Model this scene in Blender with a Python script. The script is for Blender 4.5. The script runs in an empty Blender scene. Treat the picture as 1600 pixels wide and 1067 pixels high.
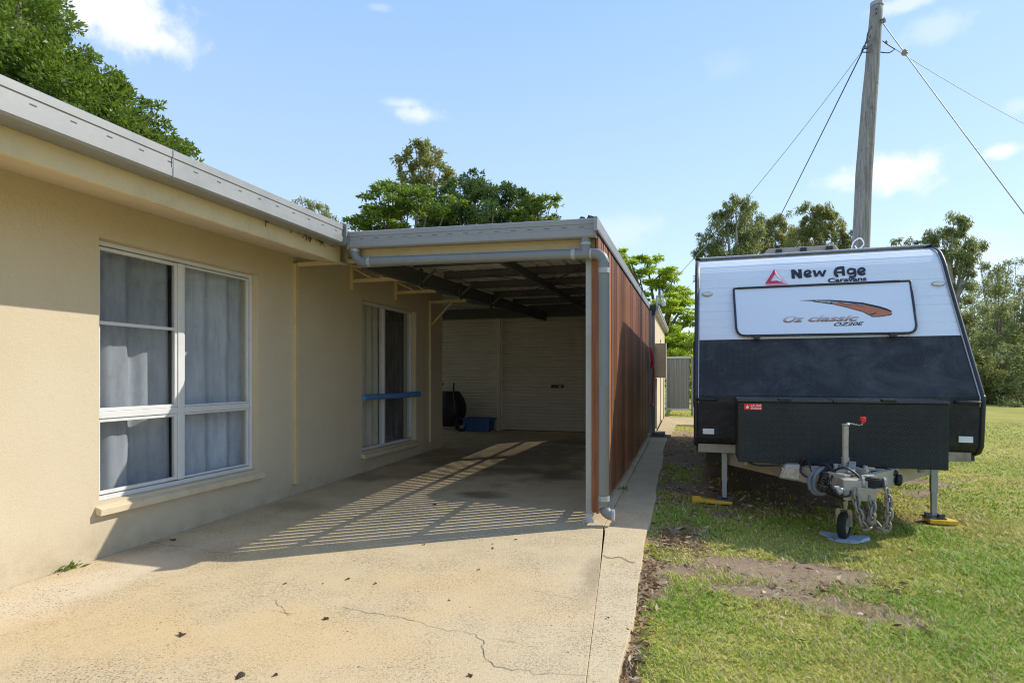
import bpy, bmesh, math, random
import numpy as np
from mathutils import Vector, Matrix
random.seed(7); RNG = np.random.default_rng(11)
S = bpy.context.scene
COL = S.collection
PI = math.pi
# ------------------------------------------------------------------ survey: photo pixel -> point of the place
F, VX, HY, CX, EYE, G = 920., 1077., 588., 800., 1.3, .017
TH = math.atan((VX-CX)/F); CT, ST = math.cos(TH), math.sin(TH)
def ray(px, py):
    a = (px-CX)/F; b = (HY-py)/F
    return Vector((a*CT-ST, a*ST+CT, b))
EYEV = Vector((0, 0, EYE))
def hit(px, py, n, d):
    r = ray(px, py); n = Vector(n); return r*(d/n.dot(r)) + EYEV
def onx(px, py, x): return hit(px, py, (1,0,0), x)
def ony(px, py, y): return hit(px, py, (0,1,0), y)
def slab(px, py): return hit(px, py, (0,-G,1), -EYE-G*5)
def far(px, py, d):
    r = ray(px, py); return r*d + EYEV            # d = distance along the camera axis

# ------------------------------------------------------------------ mesh helper
ORG = {}
class MB:
    def __init__(s): s.v = []; s.f = []
    def add(s, v, f):
        o = len(s.v); s.v += [tuple(p) for p in v]; s.f += [tuple(i+o for i in q) for q in f]; return s
    def box(s, x0, x1, y0, y1, z0, z1):
        if x1 < x0: x0, x1 = x1, x0
        if y1 < y0: y0, y1 = y1, y0
        if z1 < z0: z0, z1 = z1, z0
        v = [(x0,y0,z0),(x1,y0,z0),(x1,y1,z0),(x0,y1,z0),(x0,y0,z1),(x1,y0,z1),(x1,y1,z1),(x0,y1,z1)]
        return s.add(v, [(3,2,1,0),(4,5,6,7),(0,1,5,4),(1,2,6,5),(2,3,7,6),(3,0,4,7)])
    def hexa(s, b, t):                              # bottom four, top four (counter-clockwise)
        return s.add(list(b)+list(t), [(3,2,1,0),(4,5,6,7),(0,1,5,4),(1,2,6,5),(2,3,7,6),(3,0,4,7)])
    def beam(s, a, b, w, h, up=(0,0,1)):
        a = Vector(a); b = Vector(b); d = (b-a).normalized(); up = Vector(up)
        x = d.cross(up)
        if x.length < 1e-4: x = d.cross(Vector((1,0,0)))
        x.normalize(); y = x.cross(d)
        q = [(-w/2,-h/2),(w/2,-h/2),(w/2,h/2),(-w/2,h/2)]
        return s.hexa([a+x*i+y*j for i,j in q], [b+x*i+y*j for i,j in q])
    def tube(s, pts, r, n=10, caps=True, closed=False):
        pts = [Vector(p) for p in pts]; m = len(pts)
        rs = r if isinstance(r, (list, tuple)) else [r]*m
        t0 = (pts[1]-pts[0]).normalized()
        nrm = t0.cross(Vector((0,0,1)))
        if nrm.length < .05: nrm = t0.cross(Vector((0,1,0)))
        nrm.normalize(); V = []; Fc = []
        for i, p in enumerate(pts):
            if closed: t = pts[(i+1) % m]-pts[i-1]
            elif i == 0: t = pts[1]-pts[0]
            elif i == m-1: t = pts[-1]-pts[-2]
            else: t = (pts[i+1]-p).normalized()+(p-pts[i-1]).normalized()
            if t.length < 1e-9: t = Vector((0,0,1))
            t.normalize(); nrm = nrm - t*nrm.dot(t)
            if nrm.length < 1e-5: nrm = t.orthogonal()
            nrm.normalize(); bn = t.cross(nrm)
            for k in range(n):
                a = 2*PI*k/n; V.append(p+nrm*(math.cos(a)*rs[i])+bn*(math.sin(a)*rs[i]))
        for i in range(m if closed else m-1):
            j = (i+1) % m
            for k in range(n):
                l = (k+1) % n; Fc.append((i*n+k, i*n+l, j*n+l, j*n+k))
        if caps and not closed: Fc += [tuple(range(n))[::-1], tuple((m-1)*n+k for k in range(n))]
        return s.add(V, Fc)
    def cyl(s, a, b, r, n=16): return s.tube([a, b], r, n)
    def prism(s, poly, f0, f1):                     # poly of 2D points, f0/f1 map them to the two end faces
        n = len(poly); V = [f0(*p) for p in poly]+[f1(*p) for p in poly]
        return s.add(V, [tuple(range(n))[::-1], tuple(range(n, 2*n))]+[(i, (i+1) % n, n+(i+1) % n, n+i) for i in range(n)])
    def build(s, name, mat, parent=None, org=None, smooth=False, bevel=0, seg=2, autos=None):
        me = bpy.data.meshes.new(name)
        o = Vector(ORG.get(parent.name, (0,0,0)) if parent else (org or (0,0,0)))
        me.from_pydata([Vector(p)-o for p in s.v], [], s.f); me.materials.append(mat)
        bm = bmesh.new(); bm.from_mesh(me); (bmesh.ops.recalc_face_normals(bm, faces=bm.faces) if len(bm.faces) > 1 else None); bm.to_mesh(me); bm.free()
        return link(name, me, parent, o, smooth, bevel, seg, autos)
def link(name, me, parent, o, smooth=False, bevel=0, seg=2, autos=None):
    ob = bpy.data.objects.new(name, me); COL.objects.link(ob)
    if parent: ob.parent = parent
    else: ob.location = o
    ORG[ob.name] = tuple(o)
    if smooth or autos: me.polygons.foreach_set('use_smooth', [True]*len(me.polygons))
    if autos: me.set_sharp_from_angle(angle=math.radians(autos))
    if bevel:
        b = ob.modifiers.new('edge', 'BEVEL'); b.width = bevel; b.segments = seg; b.limit_method = 'ANGLE'; b.angle_limit = math.radians(35)
    return ob
def thing(name, label, cat, loc, group=None, rz=0):
    o = bpy.data.objects.new(name, None); COL.objects.link(o); o.location = loc; o.rotation_euler = (0,0,rz)
    o.empty_display_size = .1; o['label'] = label; o['category'] = cat
    if group: o['group'] = group
    ORG[o.name] = tuple(loc); return o
def tag(o, label, cat, group=None):
    o['label'] = label; o['category'] = cat
    if group: o['group'] = group
    return o
def kind(o, k, label=None):
    o['kind'] = k
    if label: o['label'] = label
    return o

# ------------------------------------------------------------------ materials
def each(name, mat, parent, mbs, **k): return [b.build(name, mat, parent, **k) for b in mbs]
class NT:
    def __init__(s, name):
        s.m = bpy.data.materials.new(name); s.m.use_nodes = True; s.t = s.m.node_tree; s.t.nodes.clear()
        s.out = s.n('ShaderNodeOutputMaterial')
    def n(s, typ, **kw):
        d = s.t.nodes.new(typ)
        for k, v in kw.items(): setattr(d, k, v)
        return d
    def l(s, a, b): s.t.links.new(a, b)
    def val(s, sock, v):
        if hasattr(v, 'is_linked') or isinstance(v, bpy.types.NodeSocket): s.l(v, sock)
        else: sock.default_value = v
    def obj(s): return s.n('ShaderNodeTexCoord').outputs['Object']
    def noise(s, vec, scale, detail=3, rough=.55, dist=0):
        d = s.n('ShaderNodeTexNoise'); s.l(vec, d.inputs['Vector']); d.inputs['Scale'].default_value = scale
        d.inputs['Detail'].default_value = detail; d.inputs['Roughness'].default_value = rough; d.inputs['Distortion'].default_value = dist
        return d.outputs['Fac']
    def ramp(s, fac, a, b, lo=0., hi=1.):
        d = s.n('ShaderNodeMapRange'); s.l(fac, d.inputs['Value'])
        for k, v in zip(('From Min','From Max','To Min','To Max'), (a, b, lo, hi)): d.inputs[k].default_value = v
        return d.outputs['Result']
    def mix(s, fac, a, b, blend='MIX'):
        d = s.n('ShaderNodeMix', data_type='RGBA', blend_type=blend); s.val(d.inputs[0], fac)
        for sk, v in ((d.inputs[6], a), (d.inputs[7], b)):
            if isinstance(v, tuple): sk.default_value = (*v[:3], 1)
            else: s.l(v, sk)
        return d.outputs[2]
    def math(s, op, a, b=None):
        d = s.n('ShaderNodeMath', operation=op); s.val(d.inputs[0], a)
        if b is not None: s.val(d.inputs[1], b)
        return d.outputs[0]
    def mapv(s, vec, loc=(0,0,0), sc=(1,1,1), rot=(0,0,0)):
        d = s.n('ShaderNodeMapping'); s.l(vec, d.inputs['Vector'])
        d.inputs['Location'].default_value = loc; d.inputs['Scale'].default_value = sc; d.inputs['Rotation'].default_value = rot
        return d.outputs[0]
    def bump(s, h, strength=.3, dist=.01):
        d = s.n('ShaderNodeBump'); s.l(h, d.inputs['Height']); d.inputs['Strength'].default_value = strength; d.inputs['Distance'].default_value = dist
        return d.outputs[0]
    def bsdf(s, col, rough=.6, metal=0., spec=.4, normal=None):
        d = s.n('ShaderNodeBsdfPrincipled')
        if isinstance(col, tuple): d.inputs['Base Color'].default_value = (*col[:3], 1)
        else: s.l(col, d.inputs['Base Color'])
        s.val(d.inputs['Roughness'], rough); s.val(d.inputs['Metallic'], metal); d.inputs['Specular IOR Level'].default_value = spec
        if normal is not None: s.l(normal, d.inputs['Normal'])
        s.l(d.outputs[0], s.out.inputs[0]); return d
def plain(name, col, rough=.5, metal=0., var=.12, sc=6., bump=0., bsc=60., spec=.4, dirt=None):
    """worn paint, metal or plastic: base colour broken by soft noise, uneven gloss, fine relief"""
    t = NT(name); v = t.obj()
    a = t.noise(v, sc, 5, .6); b = t.noise(v, sc*9, 3)
    f = t.math('ADD', t.math('MULTIPLY', a, .7), t.math('MULTIPLY', b, .3))
    c = t.mix(t.ramp(f, .3, .7), tuple(x*(1-var) for x in col), tuple(min(1, x*(1+var)) for x in col))
    if dirt: c = t.mix(t.ramp(t.noise(v, sc*.6, 6, .7, .4), .52, .75, 0, dirt[1]), c, dirt[0])
    nb = t.bump(t.noise(v, bsc, 3), bump, .004) if bump else None
    t.bsdf(c, t.ramp(a, .3, .7, max(.03, rough-.1), min(1, rough+.12)), metal, spec, nb)
    return t.m

def mat_render():
    t = NT('cream_render'); v = t.obj()
    big = t.noise(v, .9, 5, .6); mid = t.noise(t.mapv(v, sc=(1,1,.35)), 3.5, 5, .65); fine = t.noise(v, 85, 4, .7)
    c = t.mix(t.ramp(big, .3, .7), (.565,.475,.33), (.615,.525,.375))
    c = t.mix(t.ramp(mid, .5, .8, 0, .35), c, (.50,.39,.24))
    c = t.mix(t.ramp(fine, .35, .65, 0, .18), c, (.43,.33,.2))
    sep = t.n('ShaderNodeSeparateXYZ'); t.l(v, sep.inputs[0])
    splash = t.math('MULTIPLY', t.ramp(sep.outputs[2], .02, .34, 1, 0), t.ramp(t.noise(v, 4, 5, .7), .35, .7, .12, .75))
    c = t.mix(splash, c, (.36,.28,.18))
    h = t.math('ADD', fine, t.math('MULTIPLY', t.noise(v, 26, 3), .8))
    t.bsdf(c, .85, 0, .25, t.bump(h, .5, .005)); return t.m

def blob(t, v, cx, cy, rx, ry, wob, amt=.5):
    m = t.mapv(v, loc=(-cx/rx, -cy/ry, 0), sc=(1/rx, 1/ry, 0))
    ln = t.n('ShaderNodeVectorMath', operation='LENGTH'); t.l(m, ln.inputs[0])
    d = t.math('ADD', ln.outputs['Value'], t.math('MULTIPLY', t.math('SUBTRACT', wob, .5), 2.2))
    return t.ramp(d, .35, 1.1, amt, 0)
def mat_concrete(name='driveway_concrete', tint=1.0, stains=True):
    t = NT(name); v = t.obj()
    big = t.noise(v, .55, 6, .62, .6); mid = t.noise(v, 2.6, 6, .7, .3); fine = t.noise(v, 75, 5, .8)
    c = t.mix(t.ramp(big, .32, .68), (.60*tint,.475*tint,.275*tint), (.54*tint,.45*tint,.30*tint))
    c = t.mix(t.ramp(mid, .45, .72, 0, .7), c, (.45*tint,.36*tint,.225*tint))
    c = t.mix(t.ramp(t.noise(v, 1.3, 5, .7, 1.0), .55, .75, 0, .55), c, (.66*tint,.51*tint,.285*tint))
    vo = t.n('ShaderNodeTexVoronoi'); t.l(v, vo.inputs['Vector']); vo.inputs['Scale'].default_value = 95
    ag = t.ramp(vo.outputs['Distance'], .12, .42)
    c = t.mix(t.math('MULTIPLY', ag, t.ramp(mid, .3, .6, .12, .5)), c, (.70*tint,.585*tint,.41*tint))
    c = t.mix(t.math('MULTIPLY', t.ramp(fine, .47, .60), t.ramp(t.noise(v, 3.3, 4),   .38, .62, .2, .75)), c, (.24*tint,.19*tint,.13*tint))
    wob = t.noise(v, 2.2, 5, .7)
    if stains:
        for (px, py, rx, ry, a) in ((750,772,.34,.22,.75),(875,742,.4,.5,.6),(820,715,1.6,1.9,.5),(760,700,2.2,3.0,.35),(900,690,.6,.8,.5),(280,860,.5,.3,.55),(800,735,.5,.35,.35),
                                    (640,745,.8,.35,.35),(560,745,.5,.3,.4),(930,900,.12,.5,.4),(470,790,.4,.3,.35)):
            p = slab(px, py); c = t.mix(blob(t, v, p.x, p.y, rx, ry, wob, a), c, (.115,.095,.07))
        # rust coloured and pale washed areas of the open drive
        for (px, py, rx, ry, a) in ((480,1000,1.0,.5,.5),(760,920,.9,.6,.4),(150,990,.8,.4,.35)):
            pass
        for (px, py, rx, ry, a) in ((60,930,.4,1.1,.7),(250,875,.35,.9,.55)):
            p = slab(px, py); c = t.mix(blob(t, v, p.x, p.y, rx, ry, wob, a), c, (.66,.585,.47))
        for (px, py, rx, ry, a) in ((480,1000,1.0,.5,.5),(760,920,.9,.6,.4),(150,990,.8,.4,.35)):
            p = slab(px, py); c = t.mix(blob(t, v, p.x, p.y, rx, ry, wob, a), c, (.64,.46,.24))
    sp = t.n('ShaderNodeTexVoronoi'); t.l(v, sp.inputs['Vector']); sp.inputs['Scale'].default_value = 7
    c = t.mix(t.ramp(sp.outputs['Distance'], .035, .055, .75, 0), c, (.05,.038,.026))
    pit = t.n('ShaderNodeTexVoronoi'); t.l(v, pit.inputs['Vector']); pit.inputs['Scale'].default_value = 52
    rough_zone = t.ramp(t.noise(v, 1.7, 5, .7, .5), .42, .62, .12, .85)
    pm = t.math('MULTIPLY', t.ramp(pit.outputs['Distance'], .17, .30, 1, 0), rough_zone)
    c = t.mix(pm, c, (.17,.125,.075))
    c = t.mix(t.math('MULTIPLY', t.ramp(t.noise(v, 170, 3, .8), .56, .66), t.math('MULTIPLY', rough_zone, .7)), c, (.20,.15,.10))
    c = t.mix(.75, c, t.mix(1.0, c, (1.0,.945,.84), 'MULTIPLY'))
    h = t.math('ADD', t.math('MULTIPLY', fine, .9), t.math('ADD', t.math('MULTIPLY', ag, .6), t.math('MULTIPLY', mid, .8)))
    t.bsdf(c, .88, 0, .25, t.bump(h, .4, .004)); return t.m

def mat_timber():
    t = NT('stained_timber'); v = t.obj()
    geo = t.n('ShaderNodeNewGeometry'); rnd = geo.outputs['Random Per Island']
    off = t.n('ShaderNodeCombineXYZ'); t.l(t.math('MULTIPLY', rnd, 37), off.inputs[2])
    va = t.n('ShaderNodeVectorMath', operation='ADD'); t.l(v, va.inputs[0]); t.l(off.outputs[0], va.inputs[1])
    g = t.noise(t.mapv(va.outputs[0], sc=(30,30,1.1)), 2.2, 6, .7, .5); g2 = t.noise(t.mapv(va.outputs[0], sc=(80,80,1.4)), 3, 3)
    c = t.mix(rnd, (.115,.040,.017), (.42,.165,.070))
    c = t.mix(t.ramp(g, .42, .72, 0, .8), c, (.07,.026,.013))
    c = t.mix(t.ramp(g2, .62, .8, 0, .45), c, (.36,.19,.10))
    c = t.mix(t.ramp(t.noise(v, 1.1, 4), .5, .7, 0, .35), c, (.34,.15,.07))
    t.bsdf(c, .6, 0, .35, t.bump(t.math('ADD', g, t.math('MULTIPLY', g2, .5)), .45, .004)); return t.m

def mat_leaf(name, a, b, trans=.3, dead=None, gloss=.45):
    t = NT(name); geo = t.n('ShaderNodeNewGeometry'); rnd = geo.outputs['Random Per Island']
    v = t.obj(); cl = t.noise(v, .9, 4, .6)
    f = t.math('ADD', t.math('MULTIPLY', rnd, .55), t.math('MULTIPLY', t.ramp(cl, .3, .7), .45))
    c = t.mix(f, a, b)
    if dead: c = t.mix(t.ramp(rnd, .93, .96), c, dead)
    d = t.n('ShaderNodeBsdfPrincipled'); t.l(c, d.inputs['Base Color']); d.inputs['Roughness'].default_value = gloss; d.inputs['Specular IOR Level'].default_value = .35
    tr = t.n('ShaderNodeBsdfTranslucent'); t.l(t.mix(.5, c, tuple(min(1, x*2.2) for x in b)), tr.inputs['Color'])
    m = t.n('ShaderNodeMixShader'); m.inputs[0].default_value = trans; t.l(d.outputs[0], m.inputs[1]); t.l(tr.outputs[0], m.inputs[2])
    t.l(m.outputs[0], t.out.inputs[0]); return t.m
def mat_bark(name, a, b, sc=(9,9,1.2)):
    t = NT(name); v = t.obj(); g = t.noise(t.mapv(v, sc=sc), 2.2, 7, .7, .8); k = t.noise(v, 1.6, 5, .7)
    c = t.mix(t.ramp(g, .35, .68), a, b); c = t.mix(t.ramp(k, .55, .72, 0, .75), c, tuple(x*.35 for x in a))
    t.bsdf(c, .85, 0, .2, t.bump(g, .7, .02)); return t.m
def mat_glass(name, tint=(.93,.95,.96), clear=.86):
    t = NT(name); tr = t.n('ShaderNodeBsdfTransparent'); tr.inputs[0].default_value = (*tint, 1)
    gl = t.n('ShaderNodeBsdfGlossy'); gl.inputs['Roughness'].default_value = .02; gl.inputs['Color'].default_value = (.9,.93,.95,1)
    lw = t.n('ShaderNodeLayerWeight'); lw.inputs[0].default_value = .5
    fac = t.math('ADD', .045, t.math('MULTIPLY', t.math('POWER', lw.outputs['Facing'], 4.5), .9))
    m = t.n('ShaderNodeMixShader'); t.l(fac, m.inputs[0])
    t.l(tr.outputs[0], m.inputs[1]); t.l(gl.outputs[0], m.inputs[2]); t.l(m.outputs[0], t.out.inputs[0]); return t.m
def mat_mesh_screen():
    t = NT('insect_screen'); tr = t.n('ShaderNodeBsdfTransparent'); tr.inputs[0].default_value = (1,1,1,1)
    d = t.n('ShaderNodeBsdfDiffuse'); d.inputs[0].default_value = (.05,.052,.055,1)
    m = t.n('ShaderNodeMixShader'); m.inputs[0].default_value = .24; t.l(tr.outputs[0], m.inputs[1]); t.l(d.outputs[0], m.inputs[2]); t.l(m.outputs[0], t.out.inputs[0]); return t.m
def mat_curtain(name, a, b):
    t = NT(name); v = t.obj(); n = t.noise(t.mapv(v, sc=(1,3,.7)), 3, 5, .65); k = t.noise(v, 9, 5, .7, .5)
    c = t.mix(t.ramp(n, .35, .7), a, b); c = t.mix(t.ramp(k, .55, .75, 0, .35), c, tuple(x*.6 for x in a))
    d = t.n('ShaderNodeBsdfPrincipled'); t.l(c, d.inputs['Base Color']); d.inputs['Roughness'].default_value = .9; d.inputs['Specular IOR Level'].default_value = .1
    t.l(t.bump(t.noise(v, 300, 2), .2, .002), d.inputs['Normal']); t.l(d.outputs[0], t.out.inputs[0]); return t.m
def mat_attr_leaf(name, rough=.6, trans=.25):
    t = NT(name); at = t.n('ShaderNodeAttribute', attribute_name='tone'); d = t.n('ShaderNodeBsdfPrincipled'); t.l(at.outputs['Color'], d.inputs['Base Color'])
    d.inputs['Roughness'].default_value = rough; d.inputs['Specular IOR Level'].default_value = .25
    tr = t.n('ShaderNodeBsdfTranslucent'); t.l(at.outputs['Color'], tr.inputs[0])
    m = t.n('ShaderNodeMixShader'); m.inputs[0].default_value = trans; t.l(d.outputs[0], m.inputs[1]); t.l(tr.outputs[0], m.inputs[2]); t.l(m.outputs[0], t.out.inputs[0]); return t.m
def mat_lawn():
    t = NT('lawn_soil'); v = t.obj(); at = t.n('ShaderNodeAttribute', attribute_name='bare').outputs['Fac']
    big = t.noise(v, .35, 5, .65, .6); mid = t.noise(v, 2.3, 6, .72, .4); fine = t.noise(v, 42, 4, .75); st = t.noise(t.mapv(v, sc=(1,1,1)), 120, 2)
    gr = t.mix(t.ramp(big, .35, .65), (.30,.29,.05), (.46,.40,.09))
    gr = t.mix(t.ramp(mid, .42, .7, 0, .6), gr, (.46,.38,.14))
    gr = t.mix(t.ramp(t.noise(v, .9, 4, .6), .52, .7, 0, .6), gr, (.24,.27,.04))
    gr = t.mix(t.ramp(fine, .45, .68, 0, .6), gr, (.15,.16,.03))
    so = t.mix(t.ramp(mid, .35, .7), (.275,.19,.115), (.37,.275,.18))
    so = t.mix(t.ramp(fine, .5, .7, 0, .6), so, (.11,.076,.046)); so = t.mix(t.ramp(st, .6, .72, 0, .5), so, (.42,.35,.25))
    f = t.ramp(t.math('ADD', at, t.math('MULTIPLY', t.math('SUBTRACT', fine, .5), 1.3)), .33, .62)
    t.bsdf(t.mix(f, gr, so), .95, 0, .1, t.bump(t.math('ADD', fine, t.math('MULTIPLY', mid, 1.2)), .8, .02)); return t.m

M = {}
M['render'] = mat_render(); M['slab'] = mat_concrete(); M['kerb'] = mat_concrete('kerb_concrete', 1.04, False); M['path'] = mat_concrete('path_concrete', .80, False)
M['timber'] = mat_timber(); M['glass'] = mat_glass('window_glass'); M['screen'] = mat_mesh_screen()
M['cream'] = plain('cream_paint', (.62,.49,.28), .5, var=.07, dirt=((.30,.22,.12), .35))
M['sill'] = plain('sill_paint', (.64,.53,.35), .7, var=.07, bump=.2, dirt=((.3,.24,.15), .4))
M['alum'] = plain('white_aluminium', (.66,.655,.63), .38, var=.05, dirt=((.42,.40,.36), .35))
M['zinc'] = plain('zinc_gutter', (.27,.27,.262), .45, .2, .08, 2.5, dirt=((.36,.35,.32), .4))
M['pipe'] = plain('grey_pipe_paint', (.195,.205,.205), .4, .12, .08, 3, dirt=((.28,.27,.25), .35))
M['pvc_seam'] = plain('pipe_collar', (.36,.37,.37), .4, .1, .08)
M['galv'] = plain('galvanised_sheet', (.52,.50,.47), .5, .25, .2, 3, dirt=((.2,.16,.12), .5))
M['steel'] = plain('dark_steel', (.085,.088,.09), .6, .2, .2, 4)
M['post'] = plain('steel_post', (.36,.37,.345), .5, .15, .08, 3, dirt=((.26,.23,.19), .5))
M['rollcream'] = plain('roller_door_paint', (.50,.435,.345), .5, .0, .06, 2, dirt=((.25,.2,.15), .35))
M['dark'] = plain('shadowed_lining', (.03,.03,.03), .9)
M['black'] = plain('black_plastic', (.018,.018,.02), .45, var=.2)
M['rubber'] = plain('tyre_rubber', (.022,.022,.022), .8, var=.25, bump=.3)
M['capdark'] = plain('dark_grey_cap', (.05,.055,.06), .5)
M['taupe'] = plain('taupe_steel', (.33,.27,.205), .5, var=.06, dirt=((.2,.16,.12), .4))
M['gate'] = plain('grey_gate_sheet', (.24,.24,.225), .5, .1, .08)
M['gateframe'] = plain('pale_gate_frame', (.55,.55,.53), .45, .2, .08)
M['blue'] = plain('faded_blue_foam', (.11,.24,.55), .7, var=.15)
M['crate'] = plain('blue_plastic', (.03,.085,.21), .5, var=.15)
M['red'] = plain('red_rubber', (.60,.035,.035), .45, var=.1)
M['redknob'] = plain('red_plastic', (.75,.03,.025), .3, var=.08)
M['yellow'] = plain('yellow_plastic', (.72,.42,.03), .5, var=.15, dirt=((.3,.2,.08), .5))
M['padblue'] = plain('pale_blue_pad', (.40,.50,.60), .7, var=.15, dirt=((.25,.22,.16), .5), bump=.3, bsc=30)
M['chain'] = plain('galvanised_chain', (.27,.25,.21), .55, .4, .3, 20, dirt=((.14,.10,.065), .7))
M['drawbar'] = plain('beige_chassis_paint', (.40,.355,.275), .55, .1, .15, 7, dirt=((.16,.12,.08), .75))
M['silver'] = plain('worn_silver', (.40,.385,.34), .42, .45, .2, 11, dirt=((.15,.125,.095), .65))
M['greycable'] = plain('grey_cable', (.15,.155,.165), .55, var=.2)
M['trim'] = plain('charcoal_trim', (.035,.036,.038), .45, var=.15)
M['trimlight'] = plain('trim_highlight', (.42,.40,.37), .4, .4, .1)
M['vanwhite'] = plain('white_alloy_cladding', (.77,.78,.80), .33, .0, .03, 2, dirt=((.55,.54,.52), .3))
M['hatchwhite'] = plain('white_hatch', (.76,.775,.80), .35, .0, .02, 2)
M['pole'] = mat_bark('weathered_pole', (.165,.15,.13), (.385,.36,.32), (14,14,.7))
M['bark'] = mat_bark('grey_bark', (.13,.10,.075), (.24,.19,.15)); M['palebark'] = mat_bark('pale_bark', (.30,.26,.21), (.46,.41,.34))
M['ceramic'] = plain('brown_insulator', (.30,.22,.15), .3)
M['wire'] = plain('wire', (.03,.03,.032), .6); M['palewire'] = plain('pale_wire', (.33,.33,.34), .5, .3)
M['curtainA'] = mat_curtain('blue_grey_curtain', (.39,.41,.445), (.57,.595,.63)); M['curtainB'] = mat_curtain('cream_curtain', (.52,.47,.37), (.66,.60,.48)); M['curtainC'] = mat_curtain('dark_curtain', (.09,.085,.08), (.17,.16,.15))
M['deadleaf'] = plain('dead_leaf', (.06,.035,.02), .8, var=.5, sc=40)
M['crack'] = plain('crack_dirt', (.075,.055,.038), .95, var=.4, sc=30)
M['lens'] = plain('amber_white_lens', (.66,.63,.50), .2); M['reflector'] = plain('white_reflector', (.85,.85,.86), .2)
M['letter'] = plain('black_lettering', (.018,.02,.03), .4, var=.05)
M['hatchtan'] = plain('tan_vent_cover', (.34,.27,.21), .4, var=.1)
M['redlogo'] = plain('crimson_print', (.62,.035,.07), .4, var=.03); M['pinklogo'] = plain('pink_print', (.82,.30,.33), .4, var=.03); M['palelogo'] = plain('pale_pink_print', (.85,.55,.56), .4, var=.03)
M['orange'] = plain('terracotta_print', (.50,.17,.075), .4, var=.06, sc=20); M['creamprint'] = plain('cream_print', (.66,.5,.36), .4); M['greyprint'] = plain('grey_print', (.30,.28,.27), .4)
M['stickerred'] = plain('red_sticker', (.78,.03,.02), .4, var=.05); M['white'] = plain('white_print', (.82,.82,.80), .4, var=.03)
M['brick'] = plain('grey_paver', (.17,.155,.135), .9, var=.2, bump=.4)
def mat_checker(nm='black_checker_plate', smear=1., relief=.22, gloss=.5):
    t = NT(nm); v = t.obj(); sep = t.n('ShaderNodeSeparateXYZ'); t.l(v, sep.inputs[0])
    # raised bars of tread plate, alternating direction, laid in the plane x / (z - .4 y)
    zz = t.math('SUBTRACT', sep.outputs[2], t.math('MULTIPLY', sep.outputs[1], .0)); cv = t.n('ShaderNodeCombineXYZ'); t.l(sep.outputs[0], cv.inputs[0]); t.l(zz, cv.inputs[1])
    r = t.mapv(cv.outputs[0], rot=(0,0,PI/4), sc=(26,26,0))
    ck = t.n('ShaderNodeTexChecker'); t.l(r, ck.inputs[0]); ck.inputs['Scale'].default_value = 1
    w1 = t.n('ShaderNodeTexWave', bands_direction='X'); w2 = t.n('ShaderNodeTexWave', bands_direction='Y')
    for w in (w1, w2): t.l(r, w.inputs['Vector']); w.inputs['Scale'].default_value = .62
    h = t.n('ShaderNodeMix'); t.l(ck.outputs['Fac'], h.inputs[0]); t.l(w1.outputs['Fac'], h.inputs[2]); t.l(w2.outputs['Fac'], h.inputs[3])
    hh = t.ramp(h.outputs[0], .55, .9)
    n = t.noise(v, 2.2, 6, .7, .8); n2 = t.noise(v, 7, 5, .7)
    c = t.mix(t.ramp(n, .42, .68, 0, .9), (.024,.023,.023), (.078,.077,.076)); c = t.mix(t.ramp(n2, .58, .78, 0, .5), c, (.13,.128,.126))
    c = t.mix(smear, (.016,.019,.019), c)
    c = t.mix(t.math('MULTIPLY', hh, .42), c, (.062,.068,.068))
    t.bsdf(c, t.ramp(n, .3, .7, gloss, gloss+.18), .0, .22, t.bump(hh, relief, .003)); return t.m
M['checker'] = mat_checker(); M['toolbox'] = mat_checker('black_toolbox_plate', .25, .5, .38); M['glossblack'] = plain('black_lid_paint', (.03,.032,.034), .22, var=.2)
def mat_copper():
    t = NT('silver_to_copper_print'); v = t.obj(); sep = t.n('ShaderNodeSeparateXYZ'); t.l(v, sep.inputs[0])
    t.bsdf(t.mix(t.ramp(sep.outputs[2], 1.885, 1.955), (.30,.13,.085), (.72,.70,.70)), .35); return t.m
M['copper'] = mat_copper()

# ------------------------------------------------------------------ value noise for terrain and planting
_T = RNG.random((64,64))
def vnoise(x, y, s):
    x = np.asarray(x, float)*s+100; y = np.asarray(y, float)*s+100
    xi = np.floor(x).astype(int); yi = np.floor(y).astype(int); fx = x-xi; fy = y-yi; fx = fx*fx*(3-2*fx); fy = fy*fy*(3-2*fy)
    g = lambda a, b: _T[a % 64, b % 64]
    return (g(xi,yi)*(1-fx)+g(xi+1,yi)*fx)*(1-fy)+(g(xi,yi+1)*(1-fx)+g(xi+1,yi+1)*fx)*fy
def fbm(x, y, s): return .55*vnoise(x,y,s)+.28*vnoise(x,y,s*2.1)+.17*vnoise(x,y,s*4.3)
def drop(x): return np.interp(x, [-.5,-.3,.35,1.28,2.25,4,9], [.035,.045,.07,.10,.12,.15,.2])
def lawnz(x, y):
    y = np.asarray(y, float); x = np.asarray(x, float)
    return G*(np.minimum(y, 24)-5)-drop(x)+(fbm(x,y,1.4)-.5)*.035
BARE = []
for (px, py, rx, ry, a) in ((1030,880,.20,.45,1.0),(1185,895,.55,.22,.95),(1275,893,.34,.15,1.1),(1215,930,.42,.12,.9),(1350,955,.36,.12,.8),(1060,850,.25,.45,.75),(1100,880,.3,.3,.55),
        (1000,900,.07,.8,.9),(985,1000,.05,.8,.95),(1085,770,.45,.9,.95),(1060,700,.42,2.6,1.1),(1200,755,1.0,1.0,1.15),(1250,735,1.2,1.6,1.15),(1150,790,.5,.3,.7),(1430,805,.25,.16,.6),(1280,990,.3,.08,.3)):
    p = slab(px, py); k = 1.07 if px > 1040 else 1.02; BARE.append((p.x*k, p.y*k, rx, ry, a))
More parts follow.
